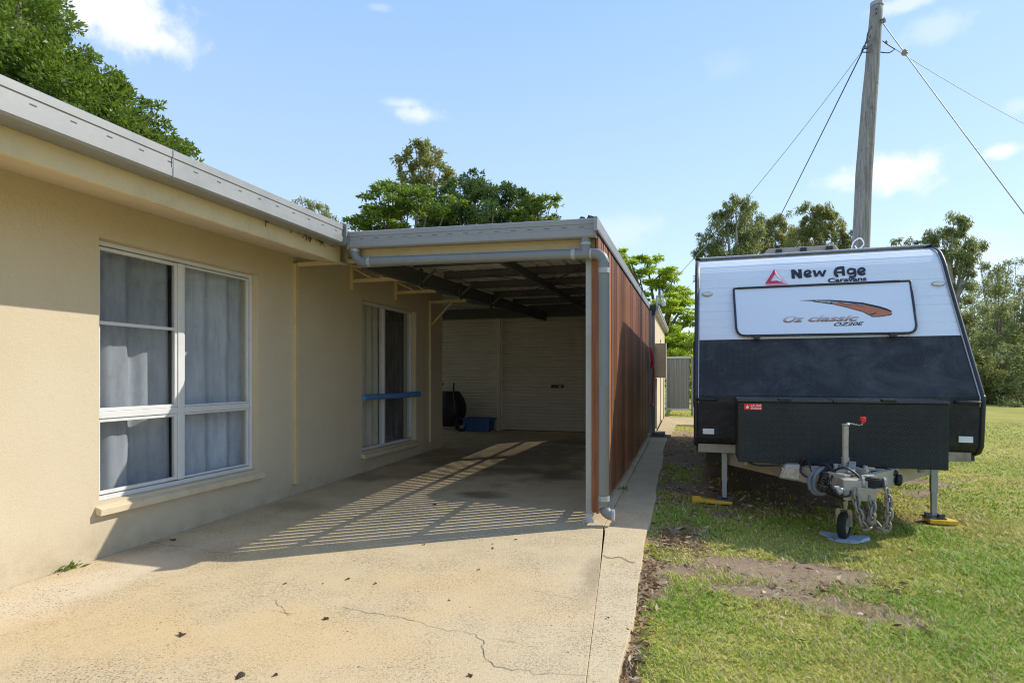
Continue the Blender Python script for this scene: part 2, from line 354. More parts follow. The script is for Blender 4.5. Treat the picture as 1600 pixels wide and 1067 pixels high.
def bare(x, y):
    b = np.zeros_like(np.asarray(x, float)); w = (fbm(x, y, 2.6)-.5)*2.0+(fbm(x, y, 9)-.5)*1.6
    for cx, cy, rx, ry, a in BARE:
        d = np.sqrt(((x-cx)/rx)**2+((y-cy)/ry)**2)+w; b = np.maximum(b, a*np.clip(1.55-d, 0, 1))
    b = np.maximum(b, .5*np.clip((fbm(x, y, .8)-.68)*6, 0, 1))
    return b

# ------------------------------------------------------------------ camera, light, sky
cam = bpy.data.cameras.new('camera'); co = bpy.data.objects.new('camera', cam); COL.objects.link(co); S.camera = co
co.location = (0,0,EYE); co.rotation_euler = (PI/2, 0, TH); cam.sensor_width = 36; cam.lens = F/1600*36; cam.shift_y = (HY-533.5)/1600; cam.clip_end = 2000; cam.clip_start = .05
SUN = Vector((2.6,1.78,2.56)).normalized()
sl = bpy.data.lights.new('sun', 'SUN'); so = bpy.data.objects.new('sun', sl); COL.objects.link(so); sl.energy = 2.25; sl.angle = math.radians(.38); sl.color = (1,.945,.85)
so.rotation_euler = (-SUN).to_track_quat('-Z','Y').to_euler(); so.location = SUN*30
W = bpy.data.worlds.new('World'); S.world = W; W.use_nodes = True
nt = W.node_tree; nt.nodes.clear()
def wn(t, **k):
    d = nt.nodes.new(t)
    for a, b in k.items(): setattr(d, a, b)
    return d
def wm(op, a, b=None):
    d = wn('ShaderNodeMath', operation=op)
    for i, v in enumerate((a, b)):
        if v is None: continue
        if isinstance(v, (int, float)): d.inputs[i].default_value = v
        else: nt.links.new(v, d.inputs[i])
    return d.outputs[0]
sky = wn('ShaderNodeTexSky', sky_type='NISHITA'); sky.sun_disc = False; sky.sun_elevation = math.asin(SUN.z); sky.sun_rotation = math.atan2(SUN.x, SUN.y)
sky.altitude = 50; sky.air_density = 1.0; sky.dust_density = .2; sky.ozone_density = 1.6
tc = wn('ShaderNodeTexCoord'); sp = wn('ShaderNodeSeparateXYZ'); nt.links.new(tc.outputs['Generated'], sp.inputs[0])
az = wm('ARCTAN2', sp.outputs[0], sp.outputs[1]); el = wm('ARCSINE', sp.outputs[2])
def wnoise(sc, det, rough, dist=0):
    d = wn('ShaderNodeTexNoise'); nt.links.new(tc.outputs['Generated'], d.inputs['Vector']); d.inputs['Scale'].default_value = sc; d.inputs['Detail'].default_value = det; d.inputs['Roughness'].default_value = rough; d.inputs['Distortion'].default_value = dist; return d.outputs['Fac']
n1 = wnoise(9, 8, .62, .3); n2 = wnoise(28, 6, .6)
nn = wm('ADD', wm('MULTIPLY', wm('SUBTRACT', n1, .5), 2.6), wm('MULTIPLY', wm('SUBTRACT', n2, .5), 2.3))
mask = None
# clouds of this afternoon: azimuth, elevation, widths, strength
for (px, py, wx, wy, s) in ((170,20,150,58,1.0),(265,65,80,42,.9),(655,178,52,17,.62),(632,163,36,10,.5),(1395,268,92,34,.85),(1430,262,60,26,.9),(1320,282,40,14,.55),(1568,236,42,16,.85),(1460,45,60,28,.3),(1420,5,70,14,.5),(1130,105,40,30,.10),(980,360,70,30,.25),(1590,165,30,16,.25),(1480,405,150,60,.35),(590,12,20,7,.2)):
    r = ray(px, py).normalized(); a0 = math.atan2(r.x, r.y); e0 = math.asin(r.z); r2 = ray(px+wx, py).normalized(); r3 = ray(px, py-wy).normalized()
    wa = abs(math.atan2(r2.x, r2.y)-a0); we = abs(math.asin(r3.z)-e0)
    dx = wm('DIVIDE', wm('SUBTRACT', az, a0), wa); dy = wm('DIVIDE', wm('SUBTRACT', el, e0), we)
    d = wm('SQRT', wm('ADD', wm('MULTIPLY', dx, dx), wm('MULTIPLY', dy, dy)))
    q = wn('ShaderNodeMapRange'); q.interpolation_type = 'SMOOTHSTEP'; nt.links.new(wm('SUBTRACT', wm('SUBTRACT', 1.25, d), wm('MULTIPLY', nn, -.75)), q.inputs[0]); q.inputs[1].default_value = 0; q.inputs[2].default_value = 1.15; q.inputs[3].default_value = 0; q.inputs[4].default_value = s
    mask = q.outputs[0] if mask is None else wm('MAXIMUM', mask, q.outputs[0])
# thin even haze of this sky: the sky model blended with a pale blue that grows paler towards the horizon
hz_ = wn('ShaderNodeMapRange'); nt.links.new(el, hz_.inputs[0]); hz_.inputs[1].default_value = .0; hz_.inputs[2].default_value = .62; hz_.inputs[3].default_value = 0; hz_.inputs[4].default_value = 1
pal = wn('ShaderNodeMix', data_type='RGBA'); nt.links.new(hz_.outputs[0], pal.inputs[0]); pal.inputs[6].default_value = (2.2,2.72,3.25,1); pal.inputs[7].default_value = (1.08,1.82,3.3,1)
hs = wn('ShaderNodeMix', data_type='RGBA'); hs.inputs[0].default_value = .80; nt.links.new(sky.outputs[0], hs.inputs[6]); nt.links.new(pal.outputs[2], hs.inputs[7])
mx = wn('ShaderNodeMix', data_type='RGBA'); nt.links.new(mask, mx.inputs[0]); nt.links.new(hs.outputs[2], mx.inputs[6]); mx.inputs[7].default_value = (3.45,3.5,3.6,1)
bg = wn('ShaderNodeBackground'); bg.inputs[1].default_value = .15; nt.links.new(mx.outputs[2], bg.inputs[0]); wo = wn('ShaderNodeOutputWorld'); nt.links.new(bg.outputs[0], wo.inputs[0])
S.view_settings.view_transform = 'Standard'; S.view_settings.look = 'None'; S.view_settings.gamma = 1; S.view_settings.exposure = 1.12
S.cycles.max_bounces = 8; S.cycles.transparent_max_bounces = 12; S.cycles.use_denoising = True; S.cycles.filter_width = 1.1

# ================================================================== GROUND
def grid_axis(parts):
    out = []
    for a, b, st in parts:
        n = max(1, int(round((b-a)/st))); out += [a+(b-a)*i/n for i in range(n)]
    return np.array(out+[parts[-1][1]])
def build_lawn():
    xs = grid_axis([(-160,-40,40),(-40,-8,8),(-8,-.9,1.2),(-.9,5.5,.065),(5.5,9,.25),(9,20,1),(20,60,5),(60,220,40)])
    ys = grid_axis([(-60,-8,13),(-8,1.6,1.2),(1.6,10,.065),(10,16,.2),(16,28,1),(28,60,4),(60,300,40)])
    X, Y = np.meshgrid(xs, ys); B = bare(X, Y)
    Z = lawnz(X, Y)-.02*np.clip(B, 0, 1)*(fbm(X, Y, 5)+.3)
    Z = np.where(X < -.62, G*(np.minimum(Y,24)-5)-.25, Z)
    nx, ny = len(xs), len(ys); v = np.stack([X, Y, Z], -1).reshape(-1,3)
    i = (np.arange(ny-1)[:,None]*nx+np.arange(nx-1)[None,:]).reshape(-1); f = np.stack([i, i+1, i+1+nx, i+nx], -1)
    me = bpy.data.meshes.new('lawn'); me.from_pydata(v.tolist(), [], f.tolist()); me.materials.append(mat_lawn())
    a = me.attributes.new('bare', 'FLOAT', 'POINT'); a.data.foreach_set('value', B.reshape(-1).astype(np.float32))
    return kind(link('lawn', me, None, Vector((0,0,0)), smooth=True), 'structure', 'patchy lawn with bare soil beside the drive')
build_lawn()

def ribbon_slab(name, left, right, ys, mat, zoff, thick, lab):
    """concrete laid between two edge curves x = left(y), right(y)"""
    m = MB(); V = []; n = len(ys)
    for y in ys:
        z = G*(y-5)+zoff(y); V += [(left(y),y,z),(right(y),y,z),(right(y),y,z-thick),(left(y),y,z-thick)]
    fs = []
    for i in range(n-1):
        a = i*4; b = a+4
        fs += [(a,a+1,b+1,b),(a+1,a+2,b+2,b+1),(a+2,a+3,b+3,b+2),(a+3,a,b,b+3)]
    fs += [(0,3,2,1),(4*n-4,4*n-3,4*n-2,4*n-1)]
    m.add(V, fs); return kind(m.build(name, mat, bevel=.003), 'structure', lab)
joint = lambda y: -.434+(y-2.56)*(-.1021)
outer = lambda y: -.30-(y-2.6)*.0134+.012*math.sin(y*2.3)+.006*math.sin(y*6.1)
slabR = lambda y: joint(y)-.001 if y < 5.12 else -.715
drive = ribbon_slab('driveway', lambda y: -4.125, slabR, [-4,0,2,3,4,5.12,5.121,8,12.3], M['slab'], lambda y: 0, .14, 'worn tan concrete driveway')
kerbL = lambda y: joint(y)+.001 if y < 5.12 else -.711
ribbon_slab('footpath', kerbL, outer, [-4,0]+[2+.25*i for i in range(13)]+[5.12,5.121]+[5.5+.5*i for i in range(14)], M['kerb'], lambda y: -.004-.018*min(1, max(0, (y-5.2)/1.3)), .13, 'narrow concrete edge strip and side path')
ribbon_slab('breezeway_floor', lambda y: -7.0, lambda y: -4.127, [9.5,12.3], M['slab'], lambda y: -.002, .14, 'shaded concrete behind the house corner')
m = MB()
pv = [(-.66,12.3),(-.36,12.35),(-.30,14.6),(.9,14.7),(2.6,14.9),(2.7,16.6),(-.66,16.9)]
m.prism(pv, lambda x,y: (x,y,lawnz(x,y)-.1), lambda x,y: (x,y,float(lawnz(-.2,y))+.028)); kind(m.build('rear_path', M['path']), 'structure', 'concrete path by the side gate')

# cracks of the slab: thin soil filled lines lying in it
def cracks(parent, lines):
    m = MB()
    for pts, w in lines:
        P = [slab(*p) for p in pts]; Q = []
        for a, b in zip(P[:-1], P[1:]):
            k = max(2, int((b-a).length/.035))
            for i in range(k):
                q = a.lerp(b, i/k); Q.append((q.x+random.gauss(0,.008), q.y+random.gauss(0,.008)))
        Q.append((P[-1].x, P[-1].y)); V = []
        for i, q in enumerate(Q):
            t = Vector(Q[min(i+1,len(Q)-1)])-Vector(Q[max(i-1,0)]); t.normalize(); ww = w*.38*(.35+.9*random.random())*(.4 if i in (0,len(Q)-1) else 1)
            for s in (-1,1):
                x = q[0]-t.y*ww*s; y = q[1]+t.x*ww*s; V.append((x,y,G*(y-5)+.0025))
        m.add(V, [(2*i,2*i+1,2*i+3,2*i+2) for i in range(len(Q)-1)])
    return m.build('crack', M['crack'], parent)
cracks(drive, [([(535,948),(575,958),(620,962),(660,975),(700,985),(735,988),(757,1000),(752,1022),(775,1040),(850,1052),(925,1056)],.004),([(757,996),(800,1003),(842,1012)],.002),
  ([(230,846),(262,852),(300,854),(322,862),(352,864)],.004),([(248,862),(285,853)],.003),([(822,921),(860,929),(915,938)],.0018),([(430,938),(445,951),(452,962)],.003),
  ([(420,953),(445,956),(460,960)],.003),([(495,772),(540,775),(600,780)],.003),([(690,735),(720,742),(760,740)],.002)])
kc = [(943,868),(965,873),(992,877)]
m = MB()
V = []
for i in range(25):
    t = i/24; p = slab(943+(993-943)*t, 867+10*t+2.2*math.sin(t*9)); w = .0035+.003*random.random(); V += [(p.x,p.y-w,p.z+.001),(p.x,p.y+w,p.z+.001)]
m.add(V, [(2*i,2*i+2,2*i+3,2*i+1) for i in range(24)]); kind(m.build('footpath_crack', M['crack']), 'structure', 'crack across the edge strip')

# ================================================================== HOUSE
WX = -4.13
house = thing('house', 'cream rendered single storey house with white framed windows along the drive', 'house', (WX,3,0))
def wall_with_holes(y0, y1, z0, z1, holes, x0, x1):
    m = MB(); ys = sorted({y0,y1,*[h[0] for h in holes],*[h[1] for h in holes]})
    for a, b in zip(ys[:-1], ys[1:]):
        hs = [h for h in holes if h[0] <= a and h[1] >= b]
        zs = [z0]+[z for h in hs for z in (h[2],h[3])]+[z1]
        for i in range(0, len(zs), 2): m.box(x0, x1, a, b, zs[i], zs[i+1])
    return m
W1 = (3.25,4.915,.372,2.315); W2 = (6.87,8.47,.30,2.315)
m = wall_with_holes(-4, 9.5, -.12, 2.80, [W1, W2], WX-.23, WX); m.box(-9, WX-.24, 9.3, 9.498, -.1, 2.82); m.box(-9, WX, -4.2, -4.001, -.1, 2.8)
m.build('wall', M['render'], house)
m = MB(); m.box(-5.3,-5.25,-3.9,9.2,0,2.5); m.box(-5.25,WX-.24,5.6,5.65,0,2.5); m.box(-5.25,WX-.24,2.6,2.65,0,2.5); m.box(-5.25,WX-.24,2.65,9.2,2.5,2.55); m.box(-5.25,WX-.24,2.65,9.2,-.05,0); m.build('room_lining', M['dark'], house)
def frame_boxes(m, y0, y1, z0, z1, w, xa, xb):
    m.box(xa,xb,y0,y1,z0,z0+w); m.box(xa,xb,y0,y1,z1-w,z1); m.box(xa,xb,y0,y0+w,z0+w,z1-w); m.box(xa,xb,y1-w,y1,z0+w,z1-w)
XF = WX-.075
# front window: fixed lights to the right, sliding sashes to the left
y0,y1,z0,z1 = W1; m = MB(); frame_boxes(m, y0+.001, y1-.001, z0+.001, z1-.001, .034, XF-.07, XF)
m.box(XF-.07,XF+.004,4.015,4.075,z0+.043,z1-.043); m.box(XF-.07,XF+.006,y0+.043,4.014,.985,1.035); m.box(XF-.07,XF+.001,4.076,y1-.043,.985,1.035)
win = m.build('window', M['alum'], house, bevel=.003); win['label'] = 'large front window with grey blue curtains'
m = MB()
frame_boxes(m, y0+.045, 4.012, 1.037, z1-.045, .026, XF-.035, XF-.004); m.box(XF-.035,XF-.006,y0+.072,3.985,1.69,1.715)
frame_boxes(m, y0+.045, 4.012, z0+.045, .983, .026, XF-.035, XF-.004); frame_boxes(m, 4.078, y1-.045, 1.037, z1-.045, .016, XF-.035, XF-.006); frame_boxes(m, 4.078, y1-.045, z0+.045, .983, .016, XF-.035, XF-.006)
m.build('sash', M['alum'], win, bevel=.002)
for a,b,c,d in ((y0+.07,3.988,1.062,z1-.07),(y0+.07,3.988,z0+.07,.958),(4.093,y1-.06,1.052,z1-.06),(4.093,y1-.06,z0+.06,.968)):
    MB().add([(XF-.024,a,c),(XF-.024,b,c),(XF-.024,b,d),(XF-.024,a,d)],[(0,1,2,3)]).build('pane', M['glass'], win)
for c,d in ((1.715,z1-.07),(1.062,1.69),(z0+.07,.958)):
    MB().add([(XF-.012,y0+.07,c),(XF-.012,3.988,c),(XF-.012,3.988,d),(XF-.012,y0+.07,d)],[(0,1,2,3)]).build('insect_screen', M['screen'], win)
def sill(y0,y1,z, parent):
    MB().prism([(WX+.001,z-.075),(WX+.055,z-.085),(WX+.06,z-.035),(WX-.0745,z-.001),(WX-.0745,z-.03),(WX+.001,z-.04)], lambda x,zz:(x,y0-.03,zz), lambda x,zz:(x,y1+.03,zz)).build('sill', M['sill'], parent, bevel=.004)
sill(y0,y1,z0+.0, win)
y0,y1,z0,z1 = W2; m = MB(); frame_boxes(m, y0+.001, y1-.001, z0+.001, z1-.001, .038, XF-.07, XF); m.box(XF-.07,XF+.004,7.56,7.61,z0+.04,z1-.04)
win2 = m.build('window', M['alum'], house, bevel=.003); win2['label'] = 'shaded window inside the carport with a blue tube across it'
for a,b in ((y0+.04,7.558),(7.612,y1-.04)): MB().add([(XF-.028,a,z0+.04),(XF-.028,b,z0+.04),(XF-.028,b,z1-.04),(XF-.028,a,z1-.04)],[(0,1,2,3)]).build('pane', M['glass'], win2)
sill(y0,y1,z0, win2)
# eave: soffit, fascia, gutter, roof
m = MB(); m.hexa([(WX+.001,-4,2.60),(-3.442,-4,2.462),(-3.442,5.43,2.462),(WX+.001,5.43,2.60)],[(WX+.001,-4,2.62),(-3.442,-4,2.482),(-3.442,5.43,2.482),(WX+.001,5.43,2.62)]); m.hexa([(WX+.001,5.431,2.61),(-3.445,5.431,2.47),(-3.445,5.445,2.47),(WX+.001,5.445,2.61)],[(WX+.001,5.431,2.8),(-3.445,5.431,2.66),(-3.445,5.445,2.66),(WX+.001,5.445,2.8)]); m.build('soffit', M['render'], house)
MB().box(-3.441,-3.408,-4,5.25,2.455,2.66).build('fascia', M['cream'], house, bevel=.006)
gp = [(-3.406,2.597),(-3.262,2.60),(-3.25,2.614),(-3.25,2.668),(-3.257,2.672),(-3.257,2.734),(-3.25,2.738),(-3.25,2.785),(-3.262,2.793),(-3.275,2.785),(-3.27,2.63),(-3.406,2.63)]
gut = MB().prism(gp, lambda x,z:(x,-4,z), lambda x,z:(x,5.06,z)).build('gutter', M['zinc'], house)
m = MB(); m.prism([(-3.406,2.588),(-3.244,2.59),(-3.222,2.605),(-3.222,2.795),(-3.25,2.80),(-3.406,2.79)], lambda x,z:(x,5.062,z), lambda x,z:(x,5.085,z)); m.build('gutter_stop_end', M['pipe'], gut)
m = MB(); m.box(-3.2495,-3.246,3.062,3.068,2.606,2.79); m.build('gutter_joint', M['pipe'], gut)
m = MB(); y = -3.9
while y < 5: m.box(-3.2565,-3.2555,y,y+.035,2.700,2.707); y += .21
m.build('overflow_slots', M['capdark'], gut)
m = MB(); m.hexa([(-3.26,-4.2,2.70),(-3.26,9.6,2.70),(-9,9.6,3.5),(-9,-4.2,3.5)],[(-3.26,-4.2,2.73),(-3.26,9.6,2.73),(-9,9.6,3.53),(-9,-4.2,3.53)]); m.build('roof', M['galv'], house)
m = MB(); rr = random.Random(12)                       # leaf scraps caught under the gutter
for i in range(20):
    y = 4.9-.9*rr.random()**1.6; x = -3.40+.03*rr.random(); L = .012+.045*rr.random()**2; m.beam((x,y,2.597),(x+rr.uniform(-.01,.02),y+rr.uniform(-.02,.02),2.597-L),.006,.004)
o = m.build('gutter_debris', M['deadleaf'], gut)
# wall brackets that carry the carport beam
def bracket(y, zb, zt, zf, long, brace):
    m = MB(); m.box(WX+.001,WX+.04,y-.028,y+.028,zb,zt)
    if zf is not None: m.box(WX+.041,-3.47,y-.02,y+.02,zf-.025,zf+.02)
    if not long:
        m.beam((WX+.04,y,zt-.02),(-3.5,y,zf+.09),.03,.03); m.beam((WX+.3,y,zf+.14),(WX+.46,y,zf+.02),.012,.02); m.box(-3.53,-3.50,y-.015,y+.015,zf+.021,zf+.10); m.beam((WX+.04,y,zt-.05),(WX+.3,y,zf+.02),.014,.02)
    if brace: m.beam((WX+.04,y,zf-.38),(WX+.40,y,zf-.02),.03,.03)
    for z in (zb+.05, (zb+zt)/2): m.cyl((WX+.04,y,z),(WX+.048,y,z),.009,8)
    b = m.build('wall_bracket', M['cream'], house, bevel=.002)
bracket(5.475,.13,2.53,None,True,False); MB().box(WX+.042,-3.35,5.455,5.495,2.495,2.535).build('wall_bracket', M['cream'], house, bevel=.002)
bracket(6.6,2.40,2.72,2.515,False,False); bracket(7.77,2.40,2.72,2.525,False,False); bracket(8.96,.215,2.55,2.53,True,True)
# curtains behind the glass
def curtain(name, lab, y0, y1, z0, z1, x, amp, wl, mat, seed, org):
    rr = random.Random(seed); n = int((y1-y0)/.012); V = []; ph = rr.random()*6; rows = 7
    for j in range(rows):
        z = z0+(z1-z0)*j/(rows-1)
        for i in range(n+1):
            y = y0+(y1-y0)*i/n; w = math.sin(2*PI*y/wl+ph+.7*math.sin(y*3.1+seed))+.35*math.sin(2*PI*y/wl*2.3+1.3+j*.12)
            V.append((x+amp*w*(1-.25*j/(rows-1)), y, z+(.012*math.sin(y*9+seed) if j == 0 else 0)))
    fs = [(j*(n+1)+i, j*(n+1)+i+1, (j+1)*(n+1)+i+1, (j+1)*(n+1)+i) for j in range(rows-1) for i in range(n)]
    return tag(MB().add(V, fs).build(name, mat, None, org=org, smooth=True), lab, 'curtain')
curtain('curtain','grey blue curtain with broad folds behind the left sashes of the front window',3.15,4.03,.33,2.36,-4.37,.05,.40,M['curtainA'],3,(-4.36,3.5,.33))
curtain('curtain','grey blue curtain hanging flat behind the right panes of the front window',4.15,5.25,.33,2.36,-4.345,.016,.30,M['curtainA'],5,(-4.33,4.5,.33))
curtain('curtain','cream curtain behind the left half of the carport window',6.93,7.62,.28,2.36,-4.33,.03,.2,M['curtainB'],8,(-4.33,7.2,.28))
curtain('curtain','dark drawn curtain behind the right half of the carport window',7.62,8.5,.28,2.36,-4.34,.025,.15,M['curtainC'],9,(-4.34,8.1,.28))
bt = MB(); P = []
for i in range(15): P.append((WX+.03, 6.85+1.66*i/14, 1.02+.003*math.sin(i*.6)))
bt.tube(P, .04, 14); bt.tube([(WX+.03,7.585,1.022),(WX+.03,7.60,1.022)], .041, 14)
tag(bt.build('foam_tube', M['blue'], None, org=(WX+.03,7.7,1.0), autos=50), 'faded blue foam tube laid across the carport window', 'foam tube')

# ================================================================== CARPORT
carport = thing('carport', 'lean-to carport with zinc gutter and corrugated roof against the house', 'carport', (-2,5.2,0))
lz = lambda x: 2.677+(2.729-2.677)*(-.78-x)/2.45       # gutter falls to the outlet
gp = [(5.225,-.155),(5.115,-.168),(5.10,-.155),(5.10,-.098),(5.106,-.092),(5.106,-.055),(5.10,-.05),(5.10,-.008),(5.112,0),(5.125,-.01),(5.12,-.13),(5.225,-.13)]
cg = MB().prism(gp, lambda y,z:(-3.215,y,lz(-3.215)+z), lambda y,z:(-.785,y,lz(-.785)+z)).build('gutter', M['zinc'], carport)
ends = [(5.09,-.175),(5.225,-.16),(5.225,.0),(5.098,.004),(5.092,-.06)]
each('gutter_end_cap', M['zinc'], cg, [MB().prism(ends, lambda y,z:(-.784,y,lz(-.78)+z), lambda y,z:(-.772,y,lz(-.78)+z)), MB().prism(ends, lambda y,z:(-3.232,y,lz(-3.2)+z), lambda y,z:(-3.216,y,lz(-3.2)+z))])
m = MB(); x = -3.1
while x < -.85: m.box(x,x+.05,5.1055,5.1065,lz(x)-.079,lz(x)-.074); x += .155
m.build('overflow_slots', M['capdark'], cg)
m = MB(); m.hexa([(-3.2,5.226,lz(-3.2)-.27),(-.80,5.226,lz(-.8)-.245),(-.80,5.25,lz(-.8)-.245),(-3.2,5.25,lz(-3.2)-.27)],[(-3.2,5.226,lz(-3.2)-.14),(-.80,5.226,lz(-.8)-.14),(-.80,5.25,lz(-.8)-.14),(-3.2,5.25,lz(-3.2)-.14)]); m.build('fascia', M['cream'], carport)
m = MB(); m.beam((-3.18,5.27,2.435),(-.80,5.27,2.408),.10,.05); m.build('head_beam', M['galv'], carport)
each('rib_cap', M['capdark'], carport, [MB().hexa([(a,5.13,lz(a)+.001),(b,5.13,lz(b)+.001),(b,5.35,lz(b)+.002),(a,5.35,lz(a)+.002)],[(a+.015,5.135,lz(a)+c),(b-.012,5.135,lz(b)+d),(b-.012,5.35,lz(b)+d),(a+.015,5.35,lz(a)+c)]) for a,b,c,d in ((-.93,-.87,.026,.02),(-.862,-.79,.034,.022),(-1.44,-1.39,.016,.016),(-1.78,-1.74,.014,.014))])
# corrugated roof sheets
rz = lambda y: 2.655+(y-5.14)*.0112
def roof_sheet(x0, x1, y0, y1, dz=0):
    V = []; prof = []; x = x0
    while x < x1:
        for dx, h in ((0,0),(.012,.028),(.036,.028),(.048,0),(.115,0),(.12,.006),(.126,0)): prof.append((x+dx, h))
        x += .19
    n = len(prof); m = MB()
    for y in (y0, y1):
        for px, h in prof: V.append((px,y,rz(y)+h+dz))
    return m.add(V, [(i,i+1,n+i+1,n+i) for i in range(n-1)])
M['zincroof'] = plain('zinc_roof_sheet', (.68,.65,.60), .5, .1, .1, 3, dirt=((.34,.28,.22), .4)); roof_sheet(-3.36,-.80,5.13,12.5).build('roof_sheet', M['zincroof'], carport)
roof_sheet(-7.2,-3.2,9.3,12.5,.05).build('roof_sheet', M['galv'], carport)
for i, y in enumerate((5.42,6.28,7.2,8.15,9.25,10.35,11.45)):
    m = MB(); z = rz(y)-.003; m.box(-3.1,-.83,y-.006,y,z-.10,z); m.box(-3.1,-.83,y-.045,y-.0061,z-.008,z); m.box(-3.1,-.83,y-.045,y-.0061,z-.10,z-.092); m.build('purlin', M['steel'], carport)
m = MB(); m.beam((-1.88,5.32,2.515),(-1.84,12.2,2.58),.05,.09); m.build('rafter', M['steel'], carport)
m = MB(); m.beam((-3.25,5.45,2.50),(-2.95,12.25,2.57),.075,.17); m.build('side_beam', M['steel'], carport)
for y in (6.6,7.77,8.96):
    m = MB(); x = -3.25+(y-5.45)*.044
    m.beam((-3.48,y,2.52),(x+.05,y,2.44),.03,.04); m.box(x+.045,x+.055,y-.05,y+.05,2.30+.09,2.62); m.beam((x+.06,y,2.45),(x+.24,y,2.6),.012,.03); m.build('beam_hanger', M['steel'], carport)
each('cross_brace', M['steel'], carport, [MB().beam((-2.6,9.2,2.60),(-.9,6.3,2.565),.028,.004), MB().beam((-1.0,9.2,2.594),(-2.9,6.3,2.559),.028,.004)])
MB().box(-.888,-.832,5.235,5.285,.03,2.45).build('post', M['post'], carport, bevel=.004)
m = MB(); m.box(-.915,-.805,5.205,5.31,.004,.014); m.box(-.892,-.828,5.230,5.2345,.012,.075)
for a,b in ((-.902,5.218),(-.818,5.218)): m.cyl((a,b,.012),(a,b,.034),.009,8)
m.build('post_foot', M['galv'], carport)
m = MB(); m.hexa([(-.785,5.02,2.545),(-.752,5.02,2.545),(-.752,11.98,2.625),(-.785,11.98,2.625)],[(-.785,5.02,2.668),(-.752,5.02,2.668),(-.752,11.98,2.742),(-.785,11.98,2.742)]); m.build('barge_cap', M['zinc'], carport, bevel=.004)
m = MB(); m.hexa([(-.752,5.04,2.535),(-.747,5.04,2.535),(-.747,11.96,2.615),(-.752,11.96,2.615)],[(-.752,5.04,2.56),(-.747,5.04,2.56),(-.747,11.96,2.64),(-.752,11.96,2.64)]); m.build('barge_flashing', M['capdark'], carport)
# storm pipe: elbow out of the house gutter, along the front, tee, elbow, down to the path
def arc(c, r, a0, a1, n, f): return [f(c[0]+r*math.cos(a0+(a1-a0)*i/n), c[1]+r*math.sin(a0+(a1-a0)*i/n)) for i in range(n+1)]
YP = 5.155; fp = lambda x,z: (x,YP,z)
zL, zR = 2.428, 2.375
path = [(-3.18,YP,2.60)]+arc((-3.07,zL+.11),.11,PI,1.5*PI,8,fp)+[(-1.2,YP,zR+.012)]+arc((-.80,zR-.085),.085,PI/2,0,8,fp)+[(-.715,YP,.16)]+arc((-.64,.17),.075,PI,1.5*PI,6,fp)+[(-.625,YP,.095)]
pp = MB().tube(path, .047, 20); pp.build('storm_pipe', M['pipe'], carport, autos=60)
m = MB(); m.cyl((-.875,YP,zR+.01),(-.875,YP,2.53),.046,20); m.build('gutter_outlet', M['pipe'], carport, autos=60)
m = MB()
for a,b in (((-.875,YP,2.455),(-.875,YP,2.475)),((-1.0,YP,zR+.006),(-.965,YP,zR+.006)),((-.835,YP,zR),(-.82,YP,zR)),((-.715,YP,2.20),(-.715,YP,2.245)),((-.715,YP,.215),(-.715,YP,.26)),((-3.03,YP,zL-.001),(-3.0,YP,zL-.001)),((-.642,YP,.095),(-.622,YP,.095)),((-3.18,YP,2.535),(-3.18,YP,2.56))):
    MB().cyl(a,b,.0505,20).build('pipe_collar', M['pvc_seam'], carport, autos=50)
# timber screen along the side
screen = thing('timber_screen', 'tall red brown screen of vertical timber boards closing the carport side', 'screen', (-.775,8.4,0))
m = MB(); y = 5.27; rr = random.Random(4)
while y < 11.9:
    w = .080+rr.uniform(-.003,.002); dx = rr.uniform(-.0015,.0015); zb = G*(y-5)+.088+rr.uniform(-.004,.004)
    m.box(-.775+dx,-.762+dx,y,y+w,zb,2.60); y += .115
m.build('cladding', M['timber'], screen)
for z in (.30,1.32,2.08,2.5):
    m = MB(); m.hexa([(-.815,5.3,z-.025),(-.7795,5.3,z-.025),(-.7795,11.95,z+.075),(-.815,11.95,z+.075)],[(-.815,5.3,z+.025),(-.7795,5.3,z+.025),(-.7795,11.95,z+.125),(-.815,11.95,z+.125)]); m.build('rail', M['timber'], screen)
MB().box(-.826,-.784,5.205,5.264,.10,2.42).build('end_post', M['timber'], screen)
MB().box(-.783,-.7635,5.165,5.262,.095,2.60).build('end_post', M['timber'], screen)

# ================================================================== GARAGE behind
garage = thing('garage', 'low cream garage with two roller doors at the back of the carport', 'garage', (-3,12.3,.12))
each('wall', M['render'], garage, [MB().box(-7.2,-5.9,12.3,12.5,0,2.6), MB().box(-.93,-.7205,12.3,12.5,0,2.72).box(-.90,-.72,12.501,18.3,-.1,2.72), MB().box(-7.2,-.72,18.301,18.5,-.1,2.72)])
MB().box(-7.2,-.93,12.20,12.299,2.575,2.95).build('header', M['steel'], garage); MB().box(-4.06,-3.955,12.255,12.30,.10,2.574).build('jamb', M['rollcream'], garage); MB().box(-.96,-.932,12.255,12.299,.1,2.574).build('jamb', M['rollcream'], garage)
def roller(x0, x1):
    prof = []; z = .13
    while z < 2.6:
        for dz, d in ((0,0),(.012,.010),(.05,.012),(.062,.002)): prof.append((z+dz, 12.33-d))
        z += .072
    n = len(prof); V = [(x0,y,z) for z,y in prof]+[(x1,y,z) for z,y in prof]
    return MB().add(V, [(i,n+i,n+i+1,i+1) for i in range(n-1)]).build('roller_door', M['rollcream'], garage)
roller(-5.9,-4.061); rd = roller(-3.954,-.961)
m = MB(); m.box(-2.83,-2.56,12.305,12.325,1.055,1.12); m.build('lock_plate', M['black'], rd); m = MB(); m.box(-2.66,-2.62,12.285,12.305,1.07,1.10); m.build('handle', M['silver'], rd)
each('bottom_rail', M['black'], garage, [MB().box(-5.9,-4.062,12.31,12.345,.1,.13), MB().box(-3.953,-.962,12.31,12.345,.105,.135)])
